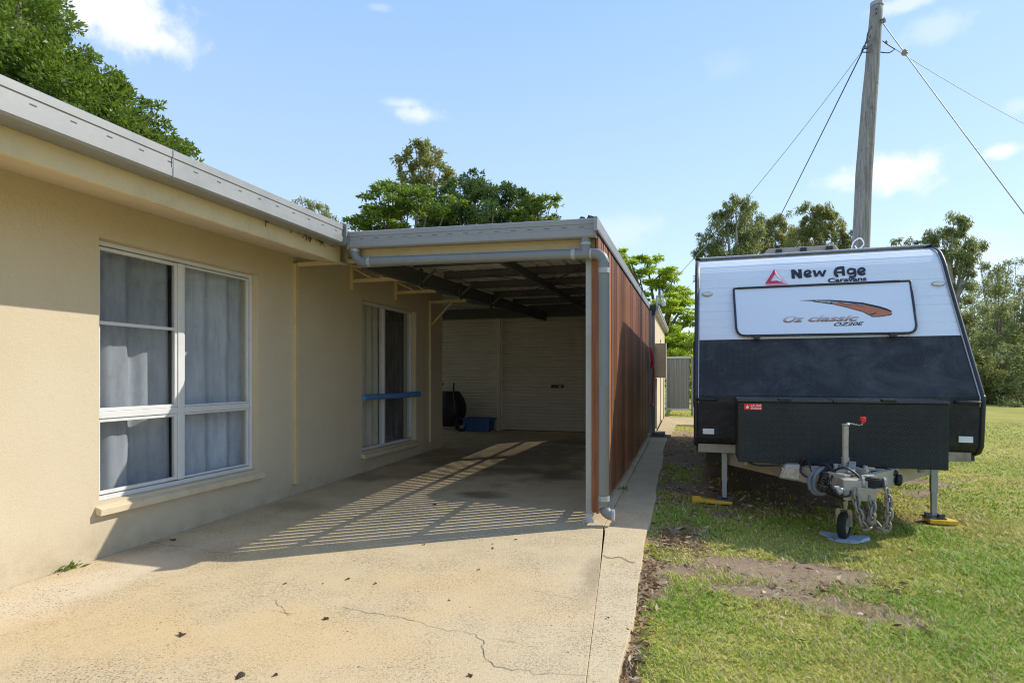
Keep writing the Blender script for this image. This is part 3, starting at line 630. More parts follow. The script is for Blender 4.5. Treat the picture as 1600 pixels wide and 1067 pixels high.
MB().hexa([(-7.3,12.55,2.74),(-.60,12.55,2.74),(-.60,18.6,2.70),(-7.3,18.6,2.70)],[(-7.3,12.55,2.77),(-.60,12.55,2.77),(-.60,18.6,2.73),(-7.3,18.6,2.73)]).build('roof', M['galv'], garage)
gp = [(-.718,2.66),(-.63,2.655),(-.615,2.67),(-.612,2.77),(-.62,2.785),(-.632,2.775),(-.632,2.68),(-.718,2.68)]
MB().prism(gp, lambda x,z:(x,12.5,z), lambda x,z:(x,18.7,z-.03)).build('gutter', M['zinc'], garage)
MB().box(-.745,-.655,12.02,12.09,.19,2.56).build('downpipe', M['taupe'], garage, bevel=.006); each('corner_post', M['post'], garage, [MB().box(-.76,-.715,11.955,12.015,.13,2.6), MB().box(-.92,-.80,11.96,12.25,.1,2.62)])
m = MB(); m.hexa([(-.75,11.99,2.52),(-.65,11.99,2.52),(-.65,12.12,2.52),(-.75,12.12,2.52)],[(-.77,11.97,2.72),(-.62,11.97,2.70),(-.62,12.14,2.70),(-.77,12.14,2.72)]); m.box(-.77,-.625,11.965,11.969,2.60,2.63); m.build('rain_head', M['capdark'], garage)
m = MB(); m.box(-.719,-.50,13.2,13.62,1.27,2.02); m.box(-.50,-.485,13.19,13.63,1.26,2.03); m.build('meter_box', M['taupe'], garage, bevel=.004)
m = MB(); m.box(-.7195,-.69,15.6,16.5,.16,2.25); m.build('side_door', M['sill'], garage); m = MB(); m.box(-.719,-.68,13.3,13.36,.15,1.26); m.build('conduit', M['post'], garage)
# step of loose pavers by the corner
z = G*7
for i,(a,b,c,d) in enumerate(((-.74,-.44,12.0,12.45),(-.73,-.47,12.05,12.47))):
    tag(MB().box(a,b,c,d,z-.06+i*.062,z-.002+i*.062).build('paver', M['brick'], None, org=(a,c,z-.06+i*.062), bevel=.006), ('wider lower grey paver on the path at the foot of the downpipe','upper grey paver stacked on another at the foot of the downpipe')[i], 'paver', 'pavers by the downpipe')
# red lead on its hook
P = [(-.742,11.5,1.84),(-.735,11.45,1.72),(-.73,11.47,1.55),(-.735,11.6,1.45),(-.73,11.72,1.56),(-.735,11.62,1.74),(-.74,11.52,1.82),(-.725,11.42,1.66),(-.73,11.5,1.50),(-.728,11.66,1.52),(-.735,11.62,1.70),(-.74,11.53,1.80),
     (-.725,11.72,1.45),(-.72,11.80,1.20),(-.72,11.84,.95),(-.725,11.75,.80),(-.735,11.6,.74),(-.745,11.5,.76)]
def smooth(P, k=6, closed=False):
    P = [Vector(p) for p in P]; out = []; n = len(P)
    for i in range(n-1):
        a,b,c,d = P[max(i-1,0)],P[i],P[i+1],P[min(i+2,n-1)]
        for j in range(k):
            t = j/k; out.append(.5*((2*b)+(c-a)*t+(2*a-5*b+4*c-d)*t*t+(3*b-a-3*c+d)*t**3))
    return out+[P[-1]]
m = MB(); m.tube(smooth([(p[0]+.045+.02*math.sin(i*1.7),p[1],p[2]) for i, p in enumerate(P)]), .0135, 7); m.tube([(-.76,11.52,1.84),(-.72,11.52,1.84),(-.715,11.52,1.87)], .008, 6)
tag(m.build('extension_lead', M['red'], None, org=(-.735,11.6,1.4), smooth=True), 'red lead looped over a hook at the far end of the timber screen', 'lead')

# things stored in the carport
cr = thing('storage_crate', 'blue plastic storage crate on the floor before the roller door', 'crate', (-4.36,12.0,.118))
m = MB(); a,b,c,d = -4.66,-4.06,11.82,12.2
bt4 = [(a+.03,c+.02,.12),(b-.03,c+.02,.12),(b-.03,d-.02,.12),(a+.03,d-.02,.12)]; tp = [(a,c,.40),(b,c,.40),(b,d,.40),(a,d,.40)]; it = [(a+.02,c+.02,.40),(b-.02,c+.02,.40),(b-.02,d-.02,.40),(a+.02,d-.02,.40)]; ib = [(x*.97-4.36*.03 if 0 else x, y, .14) for x,y,_ in bt4]
m.add(bt4+tp+it+ib, [(3,2,1,0)]+[(i,(i+1)%4,4+(i+1)%4,4+i) for i in range(4)]+[(4+i,4+(i+1)%4,8+(i+1)%4,8+i) for i in range(4)]+[(8+i,8+(i+1)%4,12+(i+1)%4,12+i) for i in range(4)]+[(12,13,14,15)])
for x in (a+.15,a+.3,a+.45): m.box(x-.008,x+.008,c-.001,c+.02,.16,.36)
m.build('tub', M['crate'], cr); m = MB(); frame = ((a-.025,b+.025,c-.025,c-.001),(a-.025,b+.025,d+.001,d+.025),(a-.025,a-.001,c-.001,d+.001),(b+.001,b+.025,c-.001,d+.001))
for q in frame: m.box(*q,.365,.405)
m.build('rim', M['crate'], cr)
# dark upturned barrow leaning in the corner
wb = thing('wheelbarrow', 'dark wheelbarrow tipped up on end in the shaded back corner', 'wheelbarrow', (-5.0,12.0,.118))
m = MB(); V = []; nU, nV = 14, 10
for j in range(nV+1):
    for i in range(nU+1):
        u = i/nU*PI; w = j/nV; r = .36*math.sin(PI*(.12+.76*w))**.6; V.append((-5.05+.42*math.cos(u)*r/.36*.9, 12.05-.30*math.sin(u)*r/.36, .20+.78*w))
m.add(V, [(j*(nU+1)+i, j*(nU+1)+i+1, (j+1)*(nU+1)+i+1, (j+1)*(nU+1)+i) for j in range(nV) for i in range(nU)]); m.build('tray', M['black'], wb, smooth=True)
m = MB(); m.tube(smooth([(-5.35,11.75,.16),(-5.3,11.72,.5),(-5.2,11.76,.95),(-5.15,11.9,1.15)]), .018, 8); m.tube(smooth([(-4.72,11.75,.16),(-4.76,11.70,.5),(-4.85,11.76,.95),(-4.9,11.9,1.15)]), .018, 8); m.build('handle', M['black'], wb, smooth=True)
m = MB(); m.tube([(-4.72+.13*math.cos(t*PI/9),11.86,.27+.13*math.sin(t*PI/9)) for t in range(18)], .035, 8, closed=True); m.cyl((-4.72,11.82,.27),(-4.72,11.90,.27),.03,10); m.build('wheel', M['rubber'], wb, smooth=True)

# ================================================================== GATE
gt = thing('side_gate', 'grey corrugated steel gate beyond the garage corner', 'gate', (-.3,18,.25))
m = MB(); V = []; n = 0; x = -.63
while x < .04: V.append((x,18+(.012 if n % 4 in (0,1) else -.012))); x += (.052 if n % 2 == 0 else .018); n += 1
m.add([(x,y,.36) for x,y in V]+[(x,y,1.83) for x,y in V], [(i,i+1,n+i+1,n+i) for i in range(n-1)]); m.build('sheet', M['gate'], gt)
m = MB(); m.box(-.66,.05,17.97,18.03,1.831,1.885); m.box(-.66,.05,17.97,18.03,.31,.359); m.box(-.66,-.631,17.97,18.03,.359,1.831); m.build('rail', M['gateframe'], gt, bevel=.004)
m = MB(); m.box(.051,.11,17.96,18.04,.1,1.87); m.build('post', M['gate'], gt); m = MB(); m.box(.03,.06,17.94,17.97,1.05,1.15); m.build('latch', M['black'], gt)

# ================================================================== CARAVAN (built in its own axes: u across, v back, z up)
VR = math.radians(-1.4); VC = Vector((1.32,6.43,0)); EX = Vector((math.cos(VR),math.sin(VR),0)); EY = Vector((-math.sin(VR),math.cos(VR),0))
van = thing('caravan', 'black and white off-road caravan parked on the lawn with its toolbox and hitch in front', 'caravan', VC, None, VR); ORG[van.name] = (0,0,0)
def vloc(p): q = p-VC; return Vector((q.dot(EX), q.dot(EY), p.z))
def vpx(px, py, v): return vloc(hit(px, py, EY, EY.dot(VC)+v))
HW = 1.255
PROF = [(.17,.575),(.10,.595),(.055,.64),(.035,.70),(.0,1.075),(.014,1.12),(.125,1.288),(.222,1.43),(.315,1.566),(.408,1.705),(.645,2.06),(.79,2.28),(.90,2.46),(.985,2.57),(1.08,2.652),(1.22,2.715),(1.42,2.765),(1.65,2.785),(5.9,2.80),(6.3,2.75),(6.42,2.55),(6.45,.8),(6.40,.60)]
pz = [p[1] for p in PROF[:18]]; pvv = [p[0] for p in PROF[:18]]
def profv(z): return float(np.interp(z, pz, pvv))
def surf(px, py, off=0.):
    v = .5
    for _ in range(12): q = vpx(px, py, v); v = profv(q.z)
    dz = .01; t = Vector((0, profv(q.z+dz)-profv(q.z-dz), 2*dz)).normalized(); nrm = Vector((0,-t.z,t.y))
    return Vector((q.x, v, q.z))+nrm*off
def fine(pts, step):
    out = [pts[0]]
    for a, b in zip(pts[:-1], pts[1:]):
        L = math.hypot(b[0]-a[0], b[1]-a[1]); k = max(1, int(L/step))
        for i in range(1, k+1): out.append((a[0]+(b[0]-a[0])*i/k, a[1]+(b[1]-a[1])*i/k))
    return out
def strip(pts, x0, x1):
    n = len(pts); V = [(x0,v,z) for v,z in pts]+[(x1,v,z) for v,z in pts]
    return MB().add(V, [(i,i+1,n+i+1,n+i) for i in range(n-1)])
sm = [PROF[0]]+[(p.x,p.y) for p in smooth([(a,b,0) for a,b in PROF[:19]], 5)][1:]
black = [p for p in sm if p[1] < 1.700]+[(profv(1.703),1.703)]
upper = [(profv(1.703),1.703)]+[p for p in sm if p[1] > 1.703]
strip(black, -HW, HW).build('front_panel', M['checker'], van, smooth=True)
# white alloy cladding with pressed ribs
up = fine(upper, .0085); s = 0; V = []
for i, (v, z) in enumerate(up):
    a = up[max(i-1,0)]; b = up[min(i+1,len(up)-1)]; t = Vector((b[0]-a[0], b[1]-a[1])).normalized()
    if i: s += math.hypot(v-up[i-1][0], z-up[i-1][1])
    k = (s % .115)/.115
    d = -.006*math.exp(-((k-.5)/.05)**2)-.0042*(.5+.5*math.cos(2*PI*(s % .0287)/.0287))
    V.append((v+t.y*(-d), z-t.x*(-d)) if v < 2 else (v,z))
strip(V, -HW, HW).build('front_cladding', M['vanwhite'], van, autos=40)
rear = PROF[18:]+[(6.2,.575),(.17,.575)]
strip(PROF[18:], -HW, HW).build('rear_panel', M['vanwhite'], van, autos=30)
# sides: white above, black below
for s_ in (-1, 1):
    x = s_*HW
    top = [(v,z) for v,z in upper if v < 6]+[(6.0,2.80),(6.3,2.75),(6.42,2.55),(6.44,1.703)]
    MB().add([(x,v,z) for v,z in top], [tuple(range(len(top)))]).build('side_panel', M['vanwhite'], van)
    low = black+[(6.44,1.703),(6.45,.8),(6.40,.60)]
    MB().add([(x,v,z) for v,z in low], [tuple(range(len(low)))]).build('side_panel', M['checker'], van)
    e = [(v,z) for v,z in sm if v < 1.66]
    tr = MB().tube([(x,v,z) for v,z in [(.5,.575)]+e+[(5.9,2.80)]], .022, 8).build('edge_trim', M['trim'], van, smooth=True)
    MB().tube([(x-s_*.026,v-.006,z+.004) for v,z in e if z > 1.0]+[(x-s_*.026,5.9,2.806)], .007, 6).build('trim_bead', M['trimlight'], tr, smooth=True)
MB().box(-HW,HW,.18,6.4,.50,.574).build('floor', M['trim'], van)
sf = lambda off: (lambda px,py: surf(px,py,off))
# front hatch: flat panel with rounded lower corners
def rounded(pts, rad):
    out = []; n = len(pts)
    for i in range(n):
        p = Vector(pts[i]); a = Vector(pts[i-1]); b = Vector(pts[(i+1)%n]); r = rad[i]
        if not r: out.append(tuple(p)); continue
        pa = p+(a-p).normalized()*r; pb = p+(b-p).normalized()*r
        for k in range(7):
            t = k/6; q = pa*(1-t)**2+p*2*t*(1-t)+pb*t*t; out.append(tuple(q))
    return out
hp = rounded([(1146,454),(1421,442),(1432.5,523),(1151,527.5)], [2,2,16,14])
hz = MB().prism(hp, sf(.006), sf(.030)).build('front_hatch', M['hatchwhite'], van)
MB().tube([surf(px,py,.031) for px,py in hp], .0125, 8, closed=True).build('hatch_frame', M['trim'], hz, smooth=True)
for px, py in ((1182,529),(1394,526)):
    c = surf(px,py,.03); MB().box(c.x-.03,c.x+.03,c.y-.02,c.y+.02,c.z-.02,c.z+.015).build('hatch_latch', M['trim'], hz)
MB().tube([surf(1152+i*28,454.6-i*1.23-.6,.04) for i in range(10)], .012, 8).build('hatch_hinge', M['trim'], hz)
# ---- lettering and prints
def decal(name, polys, mat, off, parent=van, step=None):
    m = MB()
    for P in polys: m.prism(P, sf(off), sf(off+.0015))
    return m.build(name, mat, parent)
def ribbon2(pts, w, closed=False):
    P = [Vector((p[0],p[1],0)) for p in pts]; P = smooth(P, 5) if not closed else smooth(P+[P[0]], 5)
    out = []; n = len(P)
    L = []; R = []
    for i in range(n):
        t = (P[min(i+1,n-1)]-P[max(i-1,0)]).normalized(); nn_ = Vector((-t.y,t.x,0))*w/2; L.append(P[i]+nn_); R.append(P[i]-nn_)
    return [[(L[i].x,L[i].y),(L[i+1].x,L[i+1].y),(R[i+1].x,R[i+1].y),(R[i].x,R[i].y)] for i in range(n-1)]
z1f = lambda P: [(1190+x*.1125, 405+y*.1125) for x,y in P]
def flat(name, polys, mat, off, parent=van):
    m = MB()
    for P in polys: m.add([surf(x,y,off) for x,y in P], [tuple(range(len(P)))])
    return m.build(name, mat, parent)
gl = [[(408,155),(456,150),(470,165),(470,222),(456,208),(464,272),(418,274)],[(456,150),(512,205),(516,270),(456,208)],[(506,148),(553,145),(562,268),(516,270)]]
def e_glyph(dx, dy, k): return ribbon2([((x-640)*k+640+dx,(y-210)*k+210+dy) for x,y in ((606,222),(645,216),(676,200),(672,180),(642,171),(609,184),(596,212),(610,240),(645,250),(690,236))], 29*k)
gl += e_glyph(0,-4,1.0)+e_glyph(747,-36,1.06)
for P in ([(705,160),(745,157),(772,248),(738,250)],[(738,250),(772,248),(815,172),(795,160)],[(785,165),(818,165),(862,246),(826,248)],[(826,248),(862,246),(902,155),(865,157)]): gl.append(P)
gl += ribbon2([(1062,246),(1030,222),(1019,185),(1035,148),(1075,127),(1146,121)], 38)+[[(1110,122),(1148,120),(1160,232),(1118,236)],[(1040,178),(1125,172),(1126,196),(1044,200)]]
gl += ribbon2([(1290,150),(1240,140),(1202,158),(1198,190),(1225,208),(1265,200),(1290,176)], 29)+ribbon2([(1292,140),(1298,190),(1297,232),(1270,252),(1214,252)], 33)
flat('lettering', [z1f(P) for P in gl if P[0][0] < 950], M['letter'], .0075); flat('lettering', [z1f(P) for P in gl if P[0][0] >= 950], M['letter'], .0075)
lg = flat('logo', [z1f(P) for P in ([(178,140),(190,205),(120,310),(50,345)],[(120,310),(215,303),(300,335),(50,345)])], M['redlogo'], .008)
flat('logo_shade', [z1f(P) for P in ([(178,140),(378,362),(300,335),(190,205)],)], M['palelogo'], .0075, lg); flat('logo_shade', [z1f([(50,347),(300,337),(378,364),(92,374)])], M['pinklogo'], .0075, lg)
def text_polys(txt, bold, shear):
    cu = bpy.data.curves.new('print', 'FONT'); cu.body = txt; cu.size = 1; cu.offset = bold; cu.shear = shear; cu.resolution_u = 4
    ob = bpy.data.objects.new('print', cu); COL.objects.link(ob); dg = bpy.context.evaluated_depsgraph_get(); me = ob.evaluated_get(dg).to_mesh()
    V = [(v.co.x, v.co.y) for v in me.vertices]; Fc = [tuple(p.vertices) for p in me.polygons]; ob.evaluated_get(dg).to_mesh_clear(); bpy.data.objects.remove(ob); bpy.data.curves.remove(cu)
    return V, Fc
def text(name, txt, f, mat, parent=van, bold=.02, shear=0.):
    """f maps (0..1 along the word, 0..1 up from the baseline) to the point on the surface"""
    V, Fc = text_polys(txt, bold, shear); xs = [v[0] for v in V]; a, b = min(xs), max(xs); H = .72
    return MB().add([f((x-a)/(b-a), y/H) for x,y in V], Fc).build(name, mat, parent)
def onpx(x0,y0,x1,y1,h,off): return lambda s,t: surf(x0+(x1-x0)*s, y0+(y1-y0)*s-h*t, off)
text('lettering', 'Caravans', onpx(1293.5,441.9,1353.8,438.9,6.6,.0075), M['letter'], bold=.03)
zf = lambda P: [(1210+x*.125, 460+y*.125) for x,y in P]
text('model_lettering', 'Oz', onpx(1223,506.8,1257,505.6,10.0,.0335), M['copper'], hz, .03, .4)
text('model_lettering', 'classic', onpx(1262,505.4,1341.5,504.3,10.0,.0335), M['copper'], hz, .03, .4)
text('model_lettering', 'OZ20E', onpx(1302,512.3,1349,510.9,5.2,.0335), M['letter'], hz, .02, .4)
sw = flat('emblem_outline', [zf(P) for P in ([(300,102),(450,94),(700,93),(700,112),(480,108)],[(700,93),(900,108),(900,190),(700,145)],[(900,108),(1100,128),(1100,246),(900,190)],[(1100,128),(1300,172),(1300,306),(1216,306),(1100,246)],[(1300,172),(1400,203),(1464,236),(1440,248),(1468,262),(1442,286),(1300,306)],[(480,106),(700,108),(700,147),(480,115)])], M['letter'], .0330, hz)
flat('emblem', [zf(P) for P in ([(720,112),(900,128),(900,183),(720,146)],[(900,128),(1100,152),(1100,239),(900,183)],[(1100,152),(1300,198),(1300,299),(1222,299),(1100,239)],[(1300,198),(1400,230),(1446,247),(1460,263),(1438,280),(1300,299)])], M['orange'], .0338, hz)
flat('emblem_pattern', [zf(P) for P in ([(490,104),(700,110),(690,132),(560,118)],)], M['creamprint'], .0338, hz)
flat('emblem_pattern', [zf(P) for P in ([(690,108),(800,118),(770,140),(720,140)],[(850,123),(985,138),(950,154),(880,150)],[(1030,143),(1120,155),(1090,166),(1050,160)])], M['greyprint'], .0345, hz)
flat('emblem_pattern', [zf(P) for P in ribbon2([(1190,270),(1225,272),(1258,252)], 11)+ribbon2([(800,120),(840,140),(862,152),(930,158),(985,140),(1040,162),(1110,168)], 4)+ribbon2([(560,102),(560,116)],5)+ribbon2([(600,102),(600,120)],5)+ribbon2([(640,103),(640,125)],5)], M['letter'], .035, hz)
# ---- lamps, reflectors, grab handles, roof hatch
for px, py in ((1105,459.5),(1465.5,443.5)):
    c = surf(px,py,.0); m = MB(); m.prism([(c.x+.052*math.cos(a)*(1 if abs(math.cos(a))<.8 else 1), c.z+.021*math.sin(a)) for a in [i*PI/12 for i in range(24)]], lambda x,z:(x,profv(z)-.003,z), lambda x,z:(x,profv(z)-.026,z))
    lm = m.build('marker_lamp', M['lens'], van, bevel=.004); m = MB(); m.tube([(c.x+.056*math.cos(i*PI/12), profv(c.z+.024*math.sin(i*PI/12))-.006, c.z+.024*math.sin(i*PI/12)) for i in range(24)], .006, 6, closed=True); m.build('bezel', M['trimlight'], lm, smooth=True)
for u in (-1.129, 1.128):
    zc = .727 if u < 0 else .717; m = MB(); m.box(u-.057,u+.057,profv(zc)-.018,profv(zc)-.006,zc-.029,zc+.029); m.build('reflector', M['reflector'], van, bevel=.004)
for u in (-1.145, 1.125):
    hw_ = .09; m = MB(); z = 1.062; v = profv(z)
    m.tube([(u-hw_,v,z),(u-hw_,v-.045,z),(u-hw_+.02,v-.055,z),(u+hw_-.02,v-.055,z),(u+hw_,v-.045,z),(u+hw_,v,z)], .013, 8); m.build('grab_handle', M['black'], van, smooth=True)
m = MB(); m.hexa([(-.50,1.62,2.77),(.44,1.62,2.77),(.44,2.5,2.77),(-.50,2.5,2.77)],[(-.41,1.68,2.925),(.37,1.68,2.925),(.37,2.4,2.92),(-.41,2.4,2.92)]); rh = m.build('roof_hatch', M['hatchtan'], van, bevel=.02)
each('hatch_clip', M['black'], rh, [MB().box(u-.035,u+.035,1.622,1.66,2.84,2.90) for u in (-.28,0,.29)])
MB().tube(smooth([(.52,1.6,2.84),(.55,1.62,2.93),(.62,1.62,2.97),(.66,1.63,2.90),(.60,1.62,2.84),(.56,1.6,2.88)]), .008, 6).build('roof_cord', M['white'], van, smooth=True)
# side fittings on the near wall side
m = MB(); m.box(-HW-.035,-HW-.001,.55,.60,.95,1.7); m.build('side_bracket', M['trim'], van); m = MB(); m.box(-HW-.03,-HW-.001,.62,.70,.80,.88); m.build('side_lamp', M['yellow'], van)
# ---- chassis
m = MB(); m.box(-1.232,1.196,.09,.17,.50,.589); m.build('cross_member', M['drawbar'], van, bevel=.004)
m = MB(); m.box(-.55,-.48,.171,6.2,.37,.499); m.box(.48,.55,.171,6.2,.37,.499); m.build('chassis_rail', M['trim'], van)
for u in (-1.02, 1.02):
    for v in (3.5, 4.35):
        w = MB().tube([(u+.02*(1 if u < 0 else -1),v+.27*math.cos(i*PI/16),.245+.27*math.sin(i*PI/16)) for i in range(32)], .095, 12, closed=True).build('wheel', M['rubber'], van, smooth=True)
        MB().cyl((u-.08,v,.245),(u+.08,v,.245),.20,24).build('rim', M['silver'], w, autos=40)
m = MB(); m.box(-1.15,-.95,1.1,1.7,.26,.49); m.build('water_tank', M['capdark'], van)
# ---- toolbox across the drawbar
m = MB(); m.box(-.868,.806,-.55,-.03,.500,1.060); tbx = m.build('toolbox', M['toolbox'], van, bevel=.006)
for a, b in ((-.876,-.078),(-.070,.814)):
    m = MB(); m.hexa([(a,-.562,1.063),(b,-.562,1.063),(b,-.02,1.063),(a,-.02,1.063)],[(a,-.562,1.085),(b,-.562,1.085),(b,-.02,1.097),(a,-.02,1.097)]); m.build('lid', M['glossblack'], tbx, bevel=.004)
each('latch', M['black'], tbx, [MB().box(u-.055,u+.055,-.585,-.50,1.075,1.10) for u in (-.47,.36)], bevel=.005)
each('drain_plug', M['ceramic'], tbx, [MB().cyl((-.80,-.50,.47),(-.80,-.50,.499),.022,12), MB().cyl((.62,-.50,.465),(.62,-.50,.499),.03,12)])
st = MB().box(-.815,-.663,-.5535,-.5508,.990,1.045).build('warning_sticker', M['stickerred'], tbx)
tf = lambda u0,z0,u1,h: (lambda s,t: (u0+(u1-u0)*s, -.5545, z0+h*t))
text('sticker_lettering', 'L.P. GAS', tf(-.757,1.022,-.668,.018), M['white'], st, .02); text('sticker_lettering', 'STORAGE', tf(-.757,.995,-.668,.018), M['white'], st, .02)
m = MB()
m.add([(-.788+a*.012,-.5545,1.017+b*.016) for a,b in ((0,1.2),(.5,.3),(.9,.55),(1,-.3),(.5,-1),(-.5,-1),(-1,-.3),(-.8,.4),(-.35,.1))], [tuple(range(9))]); m.build('sticker_flame', M['white'], st)
# ---- drawbar, coupling, chains, cables
m = MB(); m.beam((-.95,.30,.43),(-.06,-1.06,.43),.06,.14); m.beam((.95,.30,.43),(.06,-1.06,.43),.06,.14); m.box(-.36,.36,-.66,-.60,.40,.50); db = m.build('drawbar', M['drawbar'], van, bevel=.004)
m = MB(); m.prism([(-.17,-.58),(.17,-.58),(.13,-.95),(.115,-1.17),(-.115,-1.17),(-.13,-.95)], lambda x,y:(x,y,.335), lambda x,y:(x,y,.475)); m.hexa([(-.115,-1.19,.315),(.115,-1.19,.315),(.12,-1.0,.315),(-.12,-1.0,.315)],[(-.115,-1.19,.42),(.115,-1.19,.42),(.12,-1.0,.45),(-.12,-1.0,.45)])
m.box(-.12,.12,-.92,-.62,.4751,.51); cp = m.build('coupling', M['drawbar'], van, bevel=.008)
m = MB(); m.cyl((.105,-1.13,.425),(.105,-1.13,.49),.062,20); m.cyl((.105,-1.13,.4901),(.105,-1.13,.498),.045,16); m.build('coupling_head', M['rubber'], cp, autos=40)
MB().cyl((.105,-1.13,.4981),(.105,-1.13,.508),.03,14).build('coupling_cap', M['silver'], cp, autos=40)
m = MB(); m.cyl((.02,-1.13,.455),(.038,-1.13,.455),.052,18); m.cyl((.172,-1.13,.455),(.19,-1.13,.455),.05,18); m.beam((-.02,-1.0,.50),(.03,-.80,.565),.05,.03); m.beam((.0,-.85,.51),(.10,-.98,.53),.03,.02)
m.cyl((-.115,-1.19,.40),(-.16,-1.22,.40),.018,12); m.cyl((-.135,-1.21,.40),(-.165,-1.215,.385),.03,12); m.cyl((-.15,-1.2,.415),(-.19,-1.22,.42),.012,8); m.box(-.06,.02,-.78,-.66,.511,.535); m.cyl((-.11,-.86,.51),(-.11,-.86,.56),.02,10); m.cyl((.12,-.82,.51),(.12,-.82,.55),.018,10); m.build('coupling_fitting', M['silver'], cp, autos=40)
m = MB(); m.hexa([(-.53,-.60,.37),(-.34,-.66,.355),(-.34,-.55,.355),(-.53,-.50,.37)],[(-.475,-.60,.505),(-.34,-.66,.515),(-.34,-.55,.515),(-.475,-.50,.505)]); m.build('step_plate', M['silver'], db, bevel=.02)
m = MB()
for i in range(4):
    for j in range(3):
        u = -.50+.04*i; z = .40+.035*j; m.beam((u,-.6-.0315*(i)/1.0*.45-.012,z),(u+.02,-.612-.0315*i*.45-.006,z+(.02 if (i+j)%2 else -.02)),.006,.006)
m.build('tread_bar', M['alum'], db)
m = MB(); m.hexa([(.24,-.66,.40),(.40,-.62,.385),(.40,-.52,.385),(.24,-.56,.40)],[(.24,-.66,.475),(.38,-.62,.455),(.38,-.52,.455),(.24,-.56,.475)]); m.cyl((.40,-.60,.41),(.44,-.60,.405),.05,14); m.cyl((.36,-.62,.455),(.41,-.60,.48),.022,10); m.beam((.2,-.64,.47),(.30,-.64,.485),.05,.03); m.build('plug_box', M['black'], db, bevel=.008)
def helix(a, b, R, turns, r):
    a = Vector(a); b = Vector(b); d = (b-a).normalized(); x = d.orthogonal().normalized(); y = d.cross(x); n = turns*12
    return MB().tube([a.lerp(b, i/n)+x*R*math.cos(i*PI/6)+y*R*math.sin(i*PI/6) for i in range(n+1)], r, 6)
for a, b, t in (((-.17,-.85,.53),(-.235,-.98,.40),7),((-.235,-1.02,.385),(-.09,-1.16,.335),6),((-.13,-.78,.54),(-.20,-.83,.52),4)): helix(a,b,.033,t,.007).build('coil_cable', M['black'], db, smooth=True)
m = MB()
for P in ([(-.20,-.8,.52),(-.26,-.88,.51),(-.31,-.92,.43),(-.30,-.95,.33),(-.25,-.96,.31)],[(-.21,-.82,.50),(-.28,-.9,.49),(-.325,-.93,.42),(-.315,-.95,.34)],[(-.16,-.8,.51),(-.22,-.9,.52),(-.28,-.94,.46),(-.285,-.96,.35),(-.23,-.97,.315),(-.2,-.97,.34)]): MB().tube(smooth(P), .017, 8).build('strap', M['greycable'], db, smooth=True)

for P in ([(-.33,-.62,.50),(-.31,-.70,.55),(-.28,-.78,.47),(-.30,-.82,.40),(-.26,-.86,.35)],[(-.36,-.6,.50),(-.33,-.68,.57),(-.36,-.72,.46),(-.31,-.80,.42)],[(-.15,-.9,.49),(-.08,-1.0,.55),(.0,-1.02,.51),(.04,-1.05,.46)],[(-.15,-.95,.48),(-.19,-1.08,.42),(-.16,-1.2,.36),(-.09,-1.23,.36),(-.07,-1.22,.40)],[(-.78,-.5,.50),(-.72,-.52,.475),(-.62,-.53,.47),(-.5,-.56,.49)],[(-.24,-.8,.5),(-.2,-.9,.56),(-.13,-.95,.5)],[(-.36,-.72,.51),(-.34,-.74,.58),(-.33,-.70,.52)]): MB().tube(smooth(P), .009, 7).build('cable', M['black'], db, smooth=True)
def chain(P):
    P = smooth(P, 12); out = []; m = MB(); d = 0; L = .052; acc = []; last = P[0]; k = 0
    pts = [P[0]]
    for q in P[1:]:
        while (q-pts[-1]).length >= L: pts.append(pts[-1]+(q-pts[-1]).normalized()*L)
    for a, b in zip(pts[:-1], pts[1:]):
        t = (b-a).normalized(); x = t.cross(Vector((.3,1,0))).normalized(); y = t.cross(x); s = x if k % 2 else y; s = (s+.35*(y if k % 2 else -x)).normalized(); c = (a+b)/2; k += 1
        m.tube([c+t*(.036*math.cos(i*PI/6)+.010*(1 if math.cos(i*PI/6) > 0 else -1))+s*.024*math.sin(i*PI/6) for i in range(12)], .0098, 6, closed=True)
    return m
chain([(-.035,-1.2,.40),(-.03,-1.215,.30),(.0,-1.22,.18),(.03,-1.20,.105),(.07,-1.16,.115),(.07,-1.1,.22),(.06,-1.06,.32)]).build('chain', M['chain'], db, smooth=True)
chain([(.185,-1.18,.41),(.195,-1.20,.30),(.19,-1.21,.18),(.165,-1.2,.095),(.12,-1.16,.115),(.10,-1.1,.2),(.10,-1.06,.32)]).build('chain', M['chain'], db, smooth=True)
chain([(.075,-1.17,.36),(.085,-1.20,.26),(.07,-1.2,.16),(.06,-1.16,.13),(.08,-1.1,.25)]).build('chain', M['chain'], db, smooth=True)
jk = MB(); JU, JV = -.022, -.78
jk.cyl((JU,JV,.42),(JU,JV,.60),.031,18); jk.cyl((JU,JV,.6001),(JU,JV,.875),.0255,18); jk.cyl((JU,JV,.595),(JU,JV,.607),.034,18); jk.cyl((JU,JV,.20),(JU,JV,.419),.021,14); jk.cyl((JU,JV,.8751),(JU,JV,.895),.028,18)
jw = jk.build('jockey_stand', M['silver'], van, autos=40)
m = MB(); m.tube([(JU,JV,.885),(JU+.02,JV,.902),(JU+.10,JV-.01,.885),(JU+.125,JV-.01,.89),(JU+.13,JV-.01,.92)], .007, 8); m.cyl((JU-.02,JV-.02,.885),(JU+.03,JV-.02,.89),.012,8); m.build('crank', M['silver'], jw, smooth=True)
m = MB(); m.tube([(JU+.13,JV-.01,.905),(JU+.13,JV-.01,.918),(JU+.131,JV-.01,.92),(JU+.132,JV-.01,.952),(JU+.132,JV-.01,.955)],[.014,.015,.024,.024,.018],14); m.build('crank_knob', M['redknob'], jw, autos=40)
JW = Vector((JU-.01,JV,.027)); ja = Vector((math.cos(-.45),math.sin(-.45),0)); jt = Vector((-ja.y,ja.x,0))
